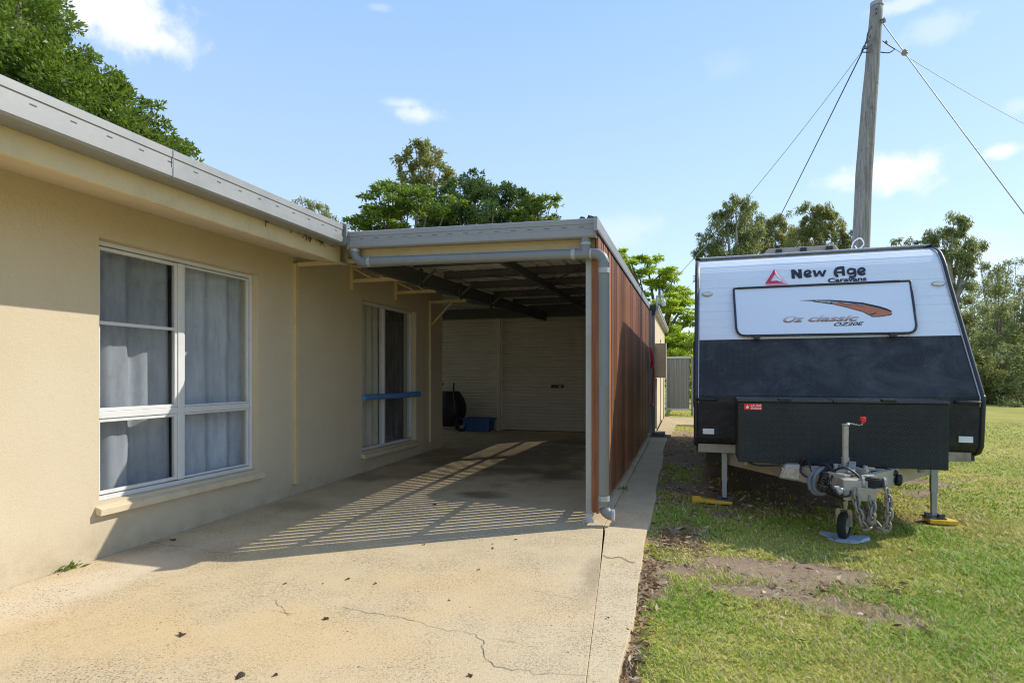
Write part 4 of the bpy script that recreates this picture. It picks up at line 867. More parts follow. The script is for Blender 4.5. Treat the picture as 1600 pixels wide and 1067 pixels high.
rot = lambda a,R,o: JW+ja*o+jt*(R*math.cos(a))+Vector((0,0,R*math.sin(a)))
m = MB(); prof = [(-.032,.07),(-.034,.095),(-.024,.109),(0,.112),(.024,.109),(.034,.095),(.032,.07)]; n = 28; V = [rot(2*PI*i/n,R,o) for i in range(n) for o,R in prof]; k = len(prof)
m.add(V, [(i*k+j,i*k+j+1,((i+1)%n)*k+j+1,((i+1)%n)*k+j) for i in range(n) for j in range(k-1)]); wl = m.build('jockey_wheel', M['rubber'], jw, autos=50)
m = MB(); m.tube([JW-ja*.024,JW+ja*.024],.072,24); m.build('rim', M['silver'], wl, autos=40)
m = MB()
for o in (-.046,.046): m.beam(JW+ja*o+Vector((0,0,-.005)), JW+ja*o+Vector((0,0,.135)), .035,.006, up=jt)
m.beam(JW+ja*-.049+Vector((0,0,.138)), JW+ja*.049+Vector((0,0,.138)), .035,.006); m.cyl(JW-ja*.055,JW+ja*.055,.009,8); m.cyl(JW+Vector((.01,0,.138)),JW+Vector((.01,0,.2)),.016,10); m.build('wheel_fork', M['silver'], jw)
for u, zt, zb in ((-.968,.499,-.012),(.922,.499,-.066)):
    m = MB(); m.box(u-.0275,u+.0275,.145,.20,.19,zt); m.box(u-.022,u+.022,.151,.194,zb+.03,.19); lg_ = m.build('corner_leg', M['post'], van, bevel=.003)
    m = MB(); m.box(u-.085,u+.085,.10,.25,zb+.012,zb+.024); m.box(u-.06,u-.03,.12,.23,zb+.0241,zb+.055); m.box(u+.03,u+.06,.12,.23,zb+.0241,zb+.055); m.cyl((u-.07,.13,zb+.0241),(u-.07,.13,zb+.06),.012,8); m.cyl((u+.07,.13,zb+.0241),(u+.07,.13,zb+.06),.012,8); m.build('foot', M['steel'], lg_)
def vw(u,v,z): return VC+EX*u+EY*v+Vector((0,0,z))
# levelling blocks and jockey pad are loose things
def ground_at(u,v): p = vw(u,v,0); return float(lawnz(p.x,p.y))
z0 = -.012
m = MB(); m.prism([(-.30,-.02),(-.30,.05),(-.22,.055),(-.2,.03),(-.06,.022),(.10,.012),(.105,-.02),(-.06,-.025),(-.2,-.02)], lambda x,z: vw(-.995+x,.08,z0-.005+z*.9+ (0)), lambda x,z: vw(-.995+x,.26,z0-.012+z*.5)); b = m.build('levelling_block', M['yellow'], None, org=vw(-.99,.17,z0-.05), bevel=.006)
tag(b, 'yellow levelling block with a cut out handle under the left caravan leg', 'block')
m = MB(); zq = -.066; m.prism([(-.07,.26),(.10,.26),(.17,.13),(.17,.085),(.09,.065),(-.06,.07)], lambda x,v: vw(.922+x,v,zq-.03), lambda x,v: vw(.922+x,v,zq+.011)); b = m.build('levelling_block', M['yellow'], None, org=vw(.95,.17,zq-.03), bevel=.006)
tag(b, 'yellow corner block under the right caravan leg in the sun', 'block')
m = MB(); c = vw(JW.x,JW.y,0); gz = ground_at(JW.x,JW.y); zz = -.083; V = [tuple(c+Vector((0,0,zz)))]; n = 26
for i in range(n):
    a = 2*PI*i/n; r = .115*(1+.12*math.sin(2*a+.5)); V.append((c.x+r*1.0*math.cos(a),c.y+r*.9*math.sin(a),zz+.002))
for i in range(n):
    a = 2*PI*i/n; r = .168*(1+.16*math.sin(3*a+1)+.08*math.sin(5*a)); V.append((c.x+r*1.05*math.cos(a),c.y+.02+r*math.sin(a),zz+.004+.014*math.sin(2*a+2)))
for i in range(n):
    a = 2*PI*i/n; r = .178*(1+.16*math.sin(3*a+1)+.08*math.sin(5*a)); V.append((c.x+r*1.05*math.cos(a),c.y+.02+r*math.sin(a),zz-.05))
m.add(V, [(0,1+i,1+(i+1)%n) for i in range(n)]+[(1+i,1+n+i,1+n+(i+1)%n,1+(i+1)%n) for i in range(n)]+[(1+n+i,1+2*n+i,1+2*n+(i+1)%n,1+n+(i+1)%n) for i in range(n)])
tag(m.build('jockey_pad', M['padblue'], None, org=(c.x,c.y,zz-.05), autos=60), 'pale blue dished pad under the jockey wheel', 'pad')

# ================================================================== TREES
def leaf_arrays(C, A, L, W, rng):
    n = len(C); R = rng.normal(size=(n,3)); b = np.cross(A, R); b /= np.linalg.norm(b, axis=1, keepdims=True)+1e-9
    c = np.cross(A, b); L = L[:,None]; W = W[:,None]
    v = np.stack([C, C+A*L*.45+b*W*.5+c*W*.12, C+A*L, C+A*L*.45-b*W*.5+c*W*.12], 1).reshape(-1,3)
    return v
def leaf_mesh(name, V, mat, parent):
    n = len(V)//4; me = bpy.data.meshes.new(name); me.vertices.add(len(V)); me.loops.add(len(V)); me.polygons.add(n)
    o = np.array(ORG[parent.name]) if parent else np.zeros(3)
    me.vertices.foreach_set('co', (V-o).astype(np.float32).reshape(-1)); me.loops.foreach_set('vertex_index', np.arange(len(V), dtype=np.int32)); me.polygons.foreach_set('loop_start', np.arange(0, len(V), 4, dtype=np.int32))
    me.update(calc_edges=True); me.materials.append(mat); return link(name, me, parent, Vector(o))
def unit(a): return a/(np.linalg.norm(a, axis=1, keepdims=True)+1e-9)
def crown_leaves(clumps, nleaf, size, style, rng, sub=10, subr=.34):
    """clumps (x,y,z,r): each is broken into leafy tufts near its surface, each tuft a spray of leaves"""
    out = []; tot = sum(c[3]**2 for c in clumps); tips = []
    for x,y,z,r in clumps:
        c = np.array((x,y,z)); k = max(4, int(sub*(.6+r*.5)))
        d = unit(rng.normal(size=(k,3))); d[:,2] = d[:,2]*.9+.12; d = unit(d)
        T = c+d*(r*(.45+.55*rng.random((k,1))**.6))*np.array((1,1,.85)); tips += [(t, c) for t in T]
        n = max(8, int(nleaf*r*r/tot/k))
        for t, dd in zip(T, d):
            m = max(6, int(n*(.5+rng.random()))); q = unit(rng.normal(size=(m,3))); rr = r*subr*(.6+.7*rng.random())
            if style == 'round': off = q*(rng.random((m,1))**.45)*rr*np.array((1,1,.75)); A = unit(q*.8+rng.normal(size=(m,3))*.6+dd*.5)
            elif style == 'layer': off = q*np.array((1.35,1.35,.28))*(rng.random((m,1))**.6)*rr; A = unit(q*np.array((1,1,.15))+rng.normal(size=(m,3))*.35+np.array((0,0,-.12)))
            elif style == 'droop': off = q*np.array((.85,.85,1.05))*(rng.random((m,1))**.5)*rr*1.2; A = unit(rng.normal(size=(m,3))*np.array((.6,.6,.3))+np.array((0,0,-.9)))
            else: off = q*(rng.random((m,1))**.6)*rr*np.array((1,1,1.1)); A = unit(q*.4+rng.normal(size=(m,3)))
            P = t+off; L = size*(.6+.8*rng.random(m)); asp = {'round':.42,'layer':.34,'droop':.22,'loose':.36}[style]
            out.append(leaf_arrays(P, A, L, L*asp, rng))
    return np.concatenate(out), tips
def limbs(base, clumps, r0, rng, tips=None, ntip=0, fork=.35):
    m = MB(); b = Vector(base); cs = [Vector(c[:3]) for c in clumps]; top = max(c.z for c in cs)
    mid = sum(cs, Vector())/len(cs); f = Vector((b.x+(mid.x-b.x)*.35, b.y+(mid.y-b.y)*.35, b.z+(top-b.z)*fork))
    m.tube(smooth([b-Vector((0,0,.2)), b.lerp(f,.5)+Vector((rng.normal()*.1,rng.normal()*.1,0)), f], 4), [r0*(1.25-.5*i/8) for i in range(9)], 10)
    for c, (x,y,z,r) in zip(cs, clumps):
        j = f.lerp(c,.5)+Vector((rng.normal()*.12*r, rng.normal()*.12*r, .12*r)); p = smooth([f, j, c+Vector((0,0,r*.25))], 4); n = len(p)
        m.tube(p, [max(.012, r0*.62*(1-.85*i/(n-1))) for i in range(n)], 7)
    if ntip:
        idx = rng.permutation(len(tips))[:ntip]
        for i in idx:
            t, c = tips[i]; t = Vector(t); c = Vector(c); m.tube([c, c.lerp(t,.5)+Vector((0,0,.06)), t], [r0*.13, r0*.08, .006], 5)
    return m
def tree(name, lab, base, clumps, nleaf, size, style, leafmat, bark, r0, seed, group=None, sub=10, subr=.34, ntip=0, fork=.35):
    rng = np.random.default_rng(seed); t = thing(name, lab, 'tree', base, group)
    V, tips = crown_leaves(clumps, nleaf, size, style, rng, sub, subr)
    leaf_mesh('crown', V, leafmat, t); limbs(base, clumps, r0, rng, tips, ntip, fork).build('trunk', bark, t, smooth=True); return t
def cl(px, py, rpx, d, dd=0.):
    p = far(px, py, d+dd); return (p.x, p.y, p.z, rpx/F*(d+dd))
def gz(x, y): return float(lawnz(x, y))-.02
def foot(px, d): p = far(px, 588, d); return (p.x, p.y, G*(min(p.y,24)-5)-.15)

L_mango = mat_leaf('broad_glossy_leaf', (.045,.085,.012), (.17,.235,.022), .38, None, .35)
L_dark = mat_leaf('dark_small_leaf', (.030,.060,.015), (.095,.15,.03), .3, None, .35)
L_fern = mat_leaf('feathery_leaf', (.07,.12,.016), (.19,.26,.03), .42)
L_gum = mat_leaf('olive_gum_leaf', (.115,.135,.04), (.30,.305,.09), .45, (.19,.11,.04))
L_gum2 = mat_leaf('grey_green_gum_leaf', (.095,.125,.042), (.25,.275,.09), .45)
L_bright = mat_leaf('bright_feathery_leaf', (.14,.225,.014), (.36,.44,.04), .5)
L_scrub = mat_leaf('scrub_leaf', (.075,.095,.025), (.21,.215,.055), .38, (.14,.09,.04))

# big glossy tree behind the house
cs = []
rg = np.random.default_rng(5)
for px,py,r,dd in ((-60,120,150,0),(40,60,85,-1),(60,150,90,-1.5),(120,165,75,-1),(0,210,120,-2),(150,200,70,-1.5),(110,260,90,-2),(190,240,62,-1),(225,215,40,0),(210,290,70,-1.5),(262,262,42,-.5),(285,300,38,0),(245,320,60,-1.5),(-20,20,100,1),(30,-30,70,0),(-150,60,160,2),(-140,240,160,-1),(60,330,120,-1),(280,240,24,.5),(160,130,36,0),(95,80,40,-1),(302,268,20,0),(238,180,24,0)): cs.append(cl(px,py,r,15,dd))
tree('broadleaf_tree', 'big dense glossy green tree rising behind the house roof at the left', foot(20,15.5), cs, 170000, .115, 'round', L_mango, M['bark'], .38, 21, sub=20, subr=.36)
# trees behind the carport roof
cs = [cl(*a) for a in ((760,330,52,22),(800,318,42,22,.5),(730,315,40,22,-.5),(700,345,50,22),(840,352,38,22),(740,290,22,22),(775,300,26,22),(690,310,26,22,.5),(820,340,40,22,1),(650,350,46,22,.5),(780,372,60,22,.5),(700,385,60,22,1),(725,300,24,22,.5),(805,345,40,22,-.3),(770,345,44,22,-1),(715,330,36,22,-.8),(855,362,30,22))]
tree('dense_tree', 'dark dense tree in the middle behind the carport roof', foot(755,22.5), cs, 46000, .115, 'round', L_dark, M['bark'], .22, 22, sub=12, subr=.30)
cs = [cl(*a) for a in ((600,320,34,20),(625,305,30,20,.5),(640,335,40,20),(575,340,26,20,-.4),(548,350,14,20,-.6),(655,310,26,20),(590,300,18,20),(670,330,30,20),(560,348,22,20),(610,355,45,20),(700,325,26,20,.4))]
tree('feathery_tree', 'feathery spreading tree with layered fronds behind the carport roof', foot(640,20), cs, 9000, .16, 'layer', L_fern, M['bark'], .15, 23, sub=9, subr=.34, ntip=40)
cs = [cl(*a) for a in ((848,318,16,21),(862,312,11,21,.3),(835,305,14,21),(815,335,22,21),(838,340,18,21,.4),(872,322,5,21),(856,352,14,21),(826,352,22,21))]
tree('feathery_tree', 'light green branch tree leaning out to the right of the dark tree', foot(800,21.5), cs, 2600, .16, 'layer', L_fern, M['bark'], .09, 24, sub=6, subr=.34, ntip=22)
cs = [cl(*a) for a in ((650,240,20,34),(675,250,22,34,1),(640,262,20,34),(690,262,17,34),(660,275,26,34),(622,252,10,34),(682,240,12,34,-1),(700,285,12,34),(650,300,26,34),(680,295,20,34),(640,285,14,34),(664,232,12,34))]
tree('slender_gum_tree', 'tall thin gum tree standing above the trees behind the carport', foot(662,34), cs, 5200, .24, 'loose', L_gum, M['palebark'], .16, 25, sub=9, subr=.36, ntip=50, fork=.6)
cs = [cl(*a) for a in ((472,322,13,36),(500,325,17,36),(515,340,14,36),(485,340,18,36),(465,336,9,36),(525,360,14,36),(500,362,24,36))]
tree('weeping_gum_tree', 'small pale weeping gum tree just above the house gutter', foot(495,36), cs, 4200, .22, 'droop', L_gum, M['palebark'], .12, 26, sub=9, subr=.4, ntip=20, fork=.6)
# bright tree beside the garage
cs = [cl(*a) for a in ((985,412,24,27),(1010,410,22,27,.5),(1030,430,26,27),(1000,445,32,27),(1055,465,26,27,.5),(1035,480,40,27),(1070,480,18,27),(1010,500,45,27,1),(1060,520,36,27),(975,398,14,27),(1040,545,45,27),(1075,560,30,27),(1050,440,18,27),(1072,530,24,27),(1000,560,40,27),(1085,590,24,27),(1085,500,16,27)) ]
tree('poinciana_tree', 'bright yellow green feathery tree between garage and caravan', foot(1030,27.5), cs, 42000, .15, 'layer', L_bright, M['bark'], .22, 27, sub=11, subr=.33, ntip=60)
cs = [cl(*a) for a in ((1085,600,26,23),(1075,560,20,23),(1095,570,22,23,.5),(1065,610,22,23),(1100,620,24,23),(1080,530,14,23))]
tree('garden_shrub', 'leafy shrub showing between the side gate and the caravan', foot(1085,23), cs, 5000, .13, 'round', L_bright, M['bark'], .06, 28, sub=8)
# gums beyond the caravan
cs = [cl(*a) for a in ((1150,330,28,38),(1175,345,26,38,1),(1130,350,24,38),(1160,365,36,38,1),(1115,372,20,38),(1105,392,22,38),(1140,395,34,38),(1185,375,24,38),(1170,318,14,38),(1135,325,12,38),(1110,415,26,38),(1160,410,36,38),(1096,370,9,38),(1100,425,16,38))]
tree('gum_tree', 'leftmost gum tree above the caravan roof with a dark full crown', foot(1150,38.5), cs, 20000, .24, 'droop', L_gum2, M['palebark'], .25, 30, 'gum trees beyond the caravan', sub=11, subr=.33, ntip=70, fork=.5)
cs = [cl(*a) for a in ((1225,345,18,42),(1210,360,22,42),(1200,380,26,42),(1235,365,18,42),(1215,395,30,42),(1180,395,20,42),(1240,390,24,42))]
tree('gum_tree', 'middle gum tree above the caravan with a narrow yellowish crown', foot(1215,42), cs, 11000, .25, 'droop', L_gum, M['palebark'], .2, 31, 'gum trees beyond the caravan', sub=9, subr=.36, ntip=40, fork=.5)
cs = [cl(*a) for a in ((1265,335,20,36),(1285,345,22,36),(1255,355,22,36,.6),(1300,365,20,36),(1280,375,28,36),(1315,375,14,36),(1325,390,14,36),(1260,385,28,36),(1300,395,26,36),(1275,325,14,36),(1335,400,14,36),(1328,372,14,36),(1312,352,14,36),(1290,330,14,36))]
tree('gum_tree', 'broad gum tree above the caravan close to the left of the pole', foot(1280,36), cs, 17000, .22, 'droop', L_gum, M['palebark'], .22, 32, 'gum trees beyond the caravan', sub=11, subr=.34, ntip=60, fork=.5)
cs = [cl(*a) for a in ((1490,352,22,30),(1510,370,24,30,.5),(1470,372,22,30),(1525,390,18,30),(1500,395,28,30),(1455,378,12,30),(1425,378,10,30),(1400,376,7,30),(1480,410,26,30),(1520,415,18,30),(1500,440,22,30),(1495,470,22,30),(1440,384,10,30))]
tree('gum_tree', 'airy gum tree rising over the right end of the caravan', foot(1498,30), cs, 13000, .19, 'droop', L_gum2, M['palebark'], .17, 33, 'gum trees beyond the caravan', sub=10, subr=.33, ntip=70, fork=.55)
# scrub wall at the right, each shrub and sapling its own
SCR = [(1515,30,165,34,'tall olive shrub close against the caravan edge',3),(1560,27,205,40,'tall twiggy sapling shrub in the middle of the scrub',9),(1600,29,190,42,'bushy sapling at the right rim of the photo',4),(1535,25.5,90,36,'low dark shrub at the foot of the scrub beside the caravan',5),
       (1580,25,100,38,'low spreading shrub at the foot of the scrub by the right rim',6),(1650,27,190,46,'tall scrub sapling beyond the right rim',7),(1700,26,170,50,'round scrub tree farthest to the right',8),(1480,28,110,34,'scrub shrub standing behind the right side of the caravan',10),(1440,30,90,36,'small scrub shrub hidden behind the caravan roof',11),
       (1760,27,190,55,'wide scrub tree beyond the frame',12),(1550,33,215,36,'thin pale topped sapling at the back of the scrub',13),(1620,33,205,38,'thin leafy sapling at the back right of the scrub',14),(1525,36,185,44,'dense scrub tree far behind the caravan edge',15),(1585,37,200,46,'dense olive scrub tree at the back near the rim',16),(1645,36,200,46,'dense scrub tree at the back beyond the rim',17),(1500,27,70,34,'low bush between caravan and scrub',18)]
for px, d, h, w, lab, sd in SCR:
    rg = np.random.default_rng(sd); cs = []; yb = 642 if d < 28 else 636; n = 13
    for i in range(n):
        t = (i+.5)/n; wx = w*(1-.55*t)*(1.0 if t > .12 else .8); cs.append(cl(px+rg.normal()*wx*.5, yb-h*t, w*(.78-.30*t)*(.8+.4*rg.random()), d, rg.normal()*.8))
    sparse = h > 150
    if h > 180:                                       # twiggy tops
        cs += [cl(px+rg.normal()*w*.4, yb-h*(1.0+.12*k), w*.22, d, rg.normal()*.5) for k in range(2)]
    tree('scrub_tree', lab, foot(px,d), cs, 13000 if sparse else 12000, .12, 'loose', L_scrub if sd % 3 else L_gum2, M['bark'], .07, 40+sd, 'scrub trees along the lawn', sub=9, subr=.40, ntip=60, fork=.3)
# far wood that closes the view behind everything
rg = np.random.default_rng(77); cs = []
for i in range(150):
    a = -.95+2.2*i/149+rg.normal()*.01; d = 62+rg.random()*18; h = (2.2+5.5*rg.random()*(1 if a < .62 or a > .9 else .7))
    x = math.sin(a)*d; y = math.cos(a)*d
    for k in range(3): cs.append((x+rg.normal()*1.4, y+rg.normal()*1.4, .4+h*(.2+.3*k), 1.7+.6*rg.random()))
V, _ = crown_leaves(cs, 60000, .55, 'loose', rg, 7, .5)
o = leaf_mesh('far_wood', V, L_scrub, None); kind(o, 'stuff', 'far line of scrub closing the horizon')

# ================================================================== POLE AND WIRES
pole = thing('utility_pole', 'weathered grey timber power pole rising behind the caravan', 'pole', foot(1345,11.2))
def P11(px, py, d=11.2): return far(px, py, d)
b = foot(1343,11.2); ctr = [(1343,640),(1344,500),(1345,388),(1347.5,330),(1350,270),(1354.5,210),(1359,150),(1362.5,110),(1366,60),(1369,20),(1370,7)]; wid = [30,27,25.5,24.5,24,23,22,20.5,19.5,18,17]
m = MB(); pts = [Vector(b)]+[P11(*p) for p in ctr]; m.tube(pts, [.19]+[w/2/F*11.2*.98 for w in wid], 18); m.build('shaft', M['pole'], pole, smooth=True)
top = P11(1370,6.5); m = MB(); m.tube([top-Vector((0,0,.05)), top+Vector((0,0,.02)), top+Vector((0,0,.035))], [.112,.114,.09], 18); m.build('cap_band', M['silver'], pole, autos=40)
def ins(p, r=.035, h=.09):
    p = Vector(p); return MB().tube([p+Vector((0,0,-h/2)),p+Vector((0,0,-h*.3)),p+Vector((0,0,-.1*h)),p+Vector((0,0,.1*h)),p+Vector((0,0,.3*h)),p+Vector((0,0,h/2))],[r*.6,r,r*.6,r,r*.7,r*.4],12)
ins(P11(1381.5,32,11.1)).build('insulator', M['ceramic'], pole, smooth=True)
for px, py in ((1357,62),(1352,74),(1385,66)): ins(P11(px,py,11.05), .022, .06).build('insulator', M['ceramic'], pole, smooth=True)
m = MB()
for P in ([(1362,42),(1356,52),(1354,64),(1350,76)],[(1360,55),(1357,64),(1350,72),(1347,78)],[(1362,70),(1356,76),(1350,77),(1346,80)],[(1346,82),(1358,82.5)],[(1376,82),(1388,83),(1396,79),(1398,76)],[(1379,64),(1384,68),(1390,72),(1398,77)],[(1375,32),(1381,30)],[(1359,58),(1352,68),(1354,76)]): m.tube(smooth([P11(*p, 11.05) for p in P]), .010, 6)
m.build('line_clamp', M['capdark'], pole, smooth=True)
m = MB(); 
for py in (15,22): c = P11(1369,py,11.1); m.cyl(c-Vector((0,.03,0)), c, .014, 8)
m.build('bolt', M['capdark'], pole)
def wire(lab, a, b, sag, r, mat=M['wire'], bead=None):
    a = Vector(a); b = Vector(b); n = 24; P = [a.lerp(b, i/n)-Vector((0,0,sag*4*(i/n)*(1-i/n))) for i in range(n+1)]
    t = thing('overhead_wire', lab, 'wire', tuple(a)); MB().tube(P, r, 6).build('cable', mat, t, smooth=True)
    if bead is not None:
        c = a.lerp(b, bead); m = ins(c, .05, .10); m.tube([c+Vector((.045*math.cos(k),.045*math.sin(k),-.02)) for k in [i*PI/4 for i in range(8)]], .012, 6, closed=True); m.build('insulator', M['ceramic'], t, smooth=True)
    return t
wh = Vector((-.66,12.9,2.86))
wire('thin service wire falling from the pole to the garage corner', P11(1350,76,11.05), wh+Vector((0,0,.12)), .18, .006, M['palewire'])
ga = far(1150,470,26); wire('thick dark stay wire falling left from the pole behind the caravan', P11(1351,74,11.05), ga, .08, .012)
wire('stay wire with a brown insulator falling right from the pole top', P11(1376,32,11.1), far(1680,440,8.5), .02, .009, M['palewire'], .155)
wire('faint twisted wire leaving the pole to the right', P11(1398,77,11.0), far(1750,255,22), .25, .006, M['palewire'])
# service bracket on the garage corner
sb = thing('service_bracket', 'weathered wire bracket with white insulator on the garage corner', 'bracket', (-.66,12.9,2.72))
m = MB(); m.cyl((-.66,12.9,2.72),(-.66,12.9,3.02),.022,8); m.cyl((-.66,12.9,2.98),(-.55,12.88,3.02),.015,8); m.cyl((-.66,12.9,2.86),(-.52,12.9,2.84),.012,8); m.build('mast', M['silver'], sb)
ins((-.52,12.9,2.86),.05,.14).build('insulator', M['alum'], sb, smooth=True); ins((-.55,12.88,3.0),.03,.08).build('insulator', M['silver'], sb, smooth=True)

# ================================================================== GRASS, LITTER
def blades(n, x0, x1, y0, y1, hmin, hmax, w, rng, dens, lie=.55):
    x = x0+(x1-x0)*rng.random(n); y = y0+(y1-y0)*rng.random(n); k = rng.random(n) < dens(x, y); x = x[k]; y = y[k]; n = len(x)
    xo = np.array([outer(t) for t in y]); k = x > xo+.015+.03*rng.random(n); x = x[k]; y = y[k]; n = len(x)
    z = lawnz(x, y)-.004; a = rng.random(n)*2*PI; h = (hmin+(hmax-hmin)*rng.random(n)**1.6)*(.7+.6*vnoise(x,y,3)); ln = (lie+.5*rng.random(n))*h*1.5
    dx = np.cos(a); dy = np.sin(a); px, py = -dy, dx; ww = w*(.6+.8*rng.random(n))
    V = np.empty((n,5,3)); b = np.stack([x,y,z],-1); pr = np.stack([px*ww,py*ww,0*ww],-1)/2; d1 = np.stack([dx*ln*.35,dy*ln*.35,h*.62],-1); d2 = np.stack([dx*ln,dy*ln,h*(.75+.25*rng.random(n))],-1)
    V[:,0] = b-pr; V[:,1] = b+pr; V[:,2] = b+d1+pr*.8; V[:,3] = b+d1-pr*.8; V[:,4] = b+d2
    return V, x, y
def tone(x, y, rng):
    n = len(x); lush = np.clip((fbm(x,y,.9)-.42)*4+.25, 0, 1)
    for px, py, rx, ry, s in ((1080,950,.45,.6,1.),(1180,1000,.5,.4,.6),(1480,1000,.7,.5,.9),(1250,820,.7,.5,.9),(1420,830,.5,.4,.7),(1130,800,.7,.4,.6),(1050,1040,.4,.4,.5),(1580,830,.6,.4,.3)):
        p = slab(px, py); lush = np.maximum(lush, s*np.clip(1.3-np.sqrt(((x-p.x*1.05)/rx)**2+((y-p.y*1.05)/ry)**2), 0, 1))
    lush *= np.clip(1.25-(y-5)*.07, .25, 1); g1 = np.array((.24,.40,.032)); g2 = np.array((.56,.52,.09)); st = np.array((.72,.57,.29))
    f = np.clip(lush+.35*rng.normal(size=n), 0, 1)[:,None]; c = g1*f+g2*(1-f); c *= (.75+.5*rng.random((n,1)))
    dead = rng.random(n) < (.10+.22*(1-lush)+.35*np.clip(bare(x,y),0,1)); c[dead] = st*(.55+.6*rng.random((dead.sum(),1))); return c
def grass_object():
    rng = np.random.default_rng(3); VV = []; TT = []; jp = vw(JW.x,JW.y,0)
    dn = lambda x, y: np.clip(1.08-1.15*bare(x,y), .02, 1)*(.55+.45*(fbm(x,y,6) > .38))*(np.hypot(x-jp.x,y-jp.y) > .25)*(np.hypot(x-vw(-.97,.17,0).x,y-vw(-.97,.12,0).y) > .2)*(np.hypot(x-vw(.95,.17,0).x,y-vw(.95,.12,0).y) > .19)
    for n, x0, x1, y0, y1, a, b, w in ((80000,-.45,2.2,2.3,4.4,.010,.034,.005),(26000,2.2,4.2,2.3,4.4,.010,.034,.007),(22000,-.42,4.2,.6,2.3,.010,.034,.005),(76000,-.5,4.0,4.4,7.0,.010,.036,.007),(16000,4.0,7.0,4.0,7.0,.012,.036,.01),(52000,-.5,7.0,7.0,11.5,.012,.036,.011),(36000,-.5,13,11.5,19,.012,.038,.02),(5000,-.45,2.5,2.3,7,.03,.06,.005)):
        V, x, y = blades(n, x0, x1, y0, y1, a, b, w, rng, dn); VV.append(V.reshape(-1,3)); t = tone(x, y, rng); TT.append(np.repeat(np.concatenate([t, np.ones((len(t),1))], 1), 5, 0))
    V = np.concatenate(VV); T = np.concatenate(TT); n = len(V)//5; i = np.arange(n)*5
    lp = np.stack([i,i+1,i+2,i+3, i+3,i+2,i+4], -1).reshape(-1); ls = np.stack([np.arange(n)*7, np.arange(n)*7+4], -1).reshape(-1)
    me = bpy.data.meshes.new('grass'); me.vertices.add(len(V)); me.loops.add(len(lp)); me.polygons.add(2*n); me.vertices.foreach_set('co', V.astype(np.float32).reshape(-1)); me.loops.foreach_set('vertex_index', lp.astype(np.int32)); me.polygons.foreach_set('loop_start', ls.astype(np.int32)); me.update(calc_edges=True)
    at = me.attributes.new('tone', 'FLOAT_COLOR', 'POINT'); at.data.foreach_set('color', T.astype(np.float32).reshape(-1)); me.materials.append(mat_attr_leaf('grass_blade'))
    kind(link('grass', me, None, Vector((0,0,0))), 'stuff', 'short patchy lawn grass, green and straw coloured')
grass_object()
def litter():
    rng = np.random.default_rng(9); C = []
    for px, py, sx, sy, n in ((1062,842,.13,.22,420),(1000,960,.035,.5,260),(985,1040,.03,.2,160),(1012,900,.05,.3,160),(1070,770,.35,.9,420),(1250,935,.5,.2,140),(1200,790,.6,.7,420),(1050,700,.25,1.6,300),(1350,905,.4,.15,120)):
        p = slab(px, py); C.append(np.stack([p.x*1.03+rng.normal(size=n)*sx, p.y*1.03+rng.normal(size=n)*sy], -1))
    C = np.concatenate(C); C = C[[x > outer(y)+.012 for x, y in C]]; n = len(C); z = lawnz(C[:,0],C[:,1])+.004+.015*rng.random(n)
    A = unit(np.stack([rng.normal(size=n),rng.normal(size=n),.25*rng.normal(size=n)],-1)); L = .025+.06*rng.random(n); W = L*(.10+.3*rng.random(n))
    V = leaf_arrays(np.concatenate([C,z[:,None]],1), A, L, W, rng)
    o = leaf_mesh('leaf_litter', V, None, None); me = o.data; t = np.array((.30,.17,.09))*(.35+1.0*rng.random((n,1))); s = rng.random(n) < .35; t[s] = np.array((.50,.41,.27))*(.7+.4*rng.random((s.sum(),1)))
    at = me.attributes.new('tone','FLOAT_COLOR','POINT'); at.data.foreach_set('color', np.repeat(np.concatenate([t,np.ones((n,1))],1),4,0).astype(np.float32).reshape(-1)); me.materials.clear(); me.materials.append(mat_attr_leaf('dry_litter', .9, .1)); kind(o, 'stuff', 'dry leaves and straw lying on bare soil')
litter()
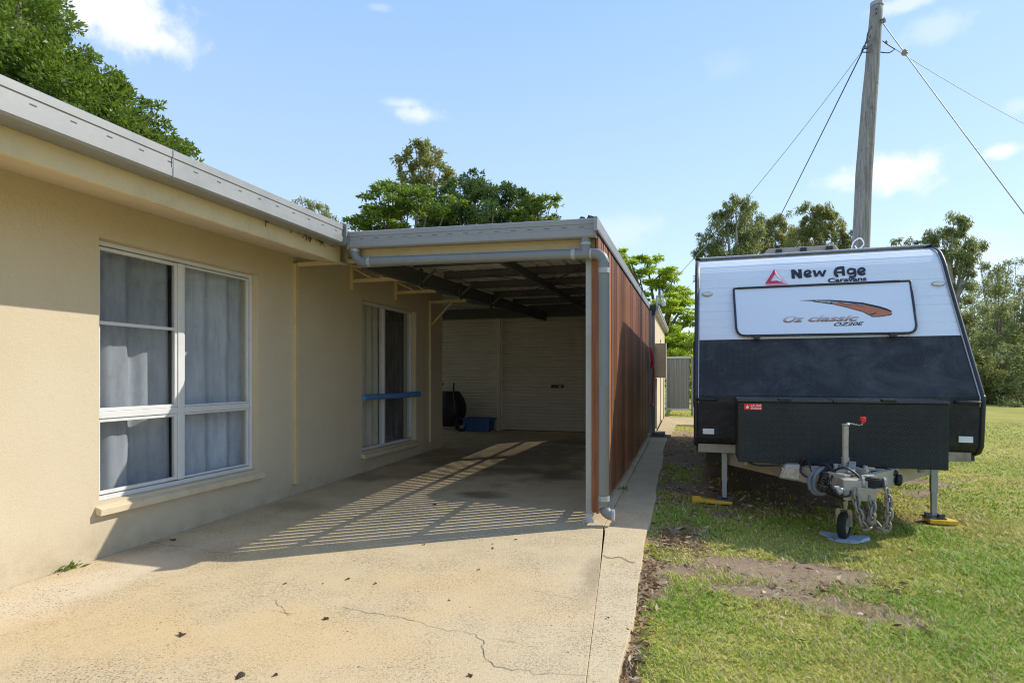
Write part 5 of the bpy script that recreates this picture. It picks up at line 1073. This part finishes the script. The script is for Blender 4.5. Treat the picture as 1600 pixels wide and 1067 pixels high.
# weeds: at the wall foot and along the slab edge
def weed(lab, px, py, n, r, h, seed, x=None):
    p = slab(px, py) if x is None else Vector(x); rng = np.random.default_rng(seed); C = np.tile(np.array(p), (n,1))+np.stack([rng.normal(size=n)*r*.35, rng.normal(size=n)*r*.5, .004+0*rng.random(n)],-1)
    A = unit(np.stack([np.abs(rng.normal(size=n))*.9, rng.normal(size=n), .15+rng.random(n)*.8],-1)); L = h*(.5+.8*rng.random(n)); V = leaf_arrays(C, A, L, L*.22, rng); o = leaf_mesh('weed', V-np.array(p), L_fern, None); o.location = p; tag(o, lab, 'weed'); return o
weed('small green weed growing at the foot of the cream wall', 103, 889, 60, .09, .06, 1)
weed('tiny weed in the joint beside the timber screen', 973, 765, 40, .10, .05, 2)
# dark leaf scraps on the drive
lf = None
for i, (px, py, s) in enumerate(((285,992,.036),(375,1057,.032),(509,967,.022),(575,852,.0) if 0 else (509,967,.022),(735,1056,.02),(770,857,.02),(806,843,.018),(662,851,.016),(748,890,.016),(543,905,.02),(270,844,.034),(680,788,.032),(445,912,.015),(586,912,.016),(430,1055,.016),(770,850,.014),(950,965,.014),(702,938,.012),(505,912,.012))):
    p = slab(px, py); rg = random.Random(i)
    if lf is None:
        m = MB(); n = 14; V = [(0,0,.25)]
        for k in range(n): a = 2*PI*k/n; q = random.Random(k).uniform(.7,1.05); V.append((q*math.cos(a), .7*q*math.sin(a), .35*math.sin(2*a)+.1*random.Random(k+9).random()+.1))
        m.add(V, [(0,1+k,1+(k+1)%n) for k in range(n)]); lf = m.build('dry_leaf', M['deadleaf'], None, smooth=True); o = lf
    else: o = lf.copy(); COL.objects.link(o)
    o.location = (p.x,p.y,p.z+.004); o.scale = (s*.85,s*.85,s*.6); o.rotation_euler = (rg.uniform(-.2,.2),rg.uniform(-.2,.2),rg.random()*6); tag(o, 'small dark scrap of dry leaf lying on the concrete drive', 'leaf', 'dry leaf scraps on the drive')
for i, (lab, s) in enumerate((('largest dark leaf curl on the open drive near the lower left corner',0),)): lf['label'] = lab; del lf['group']
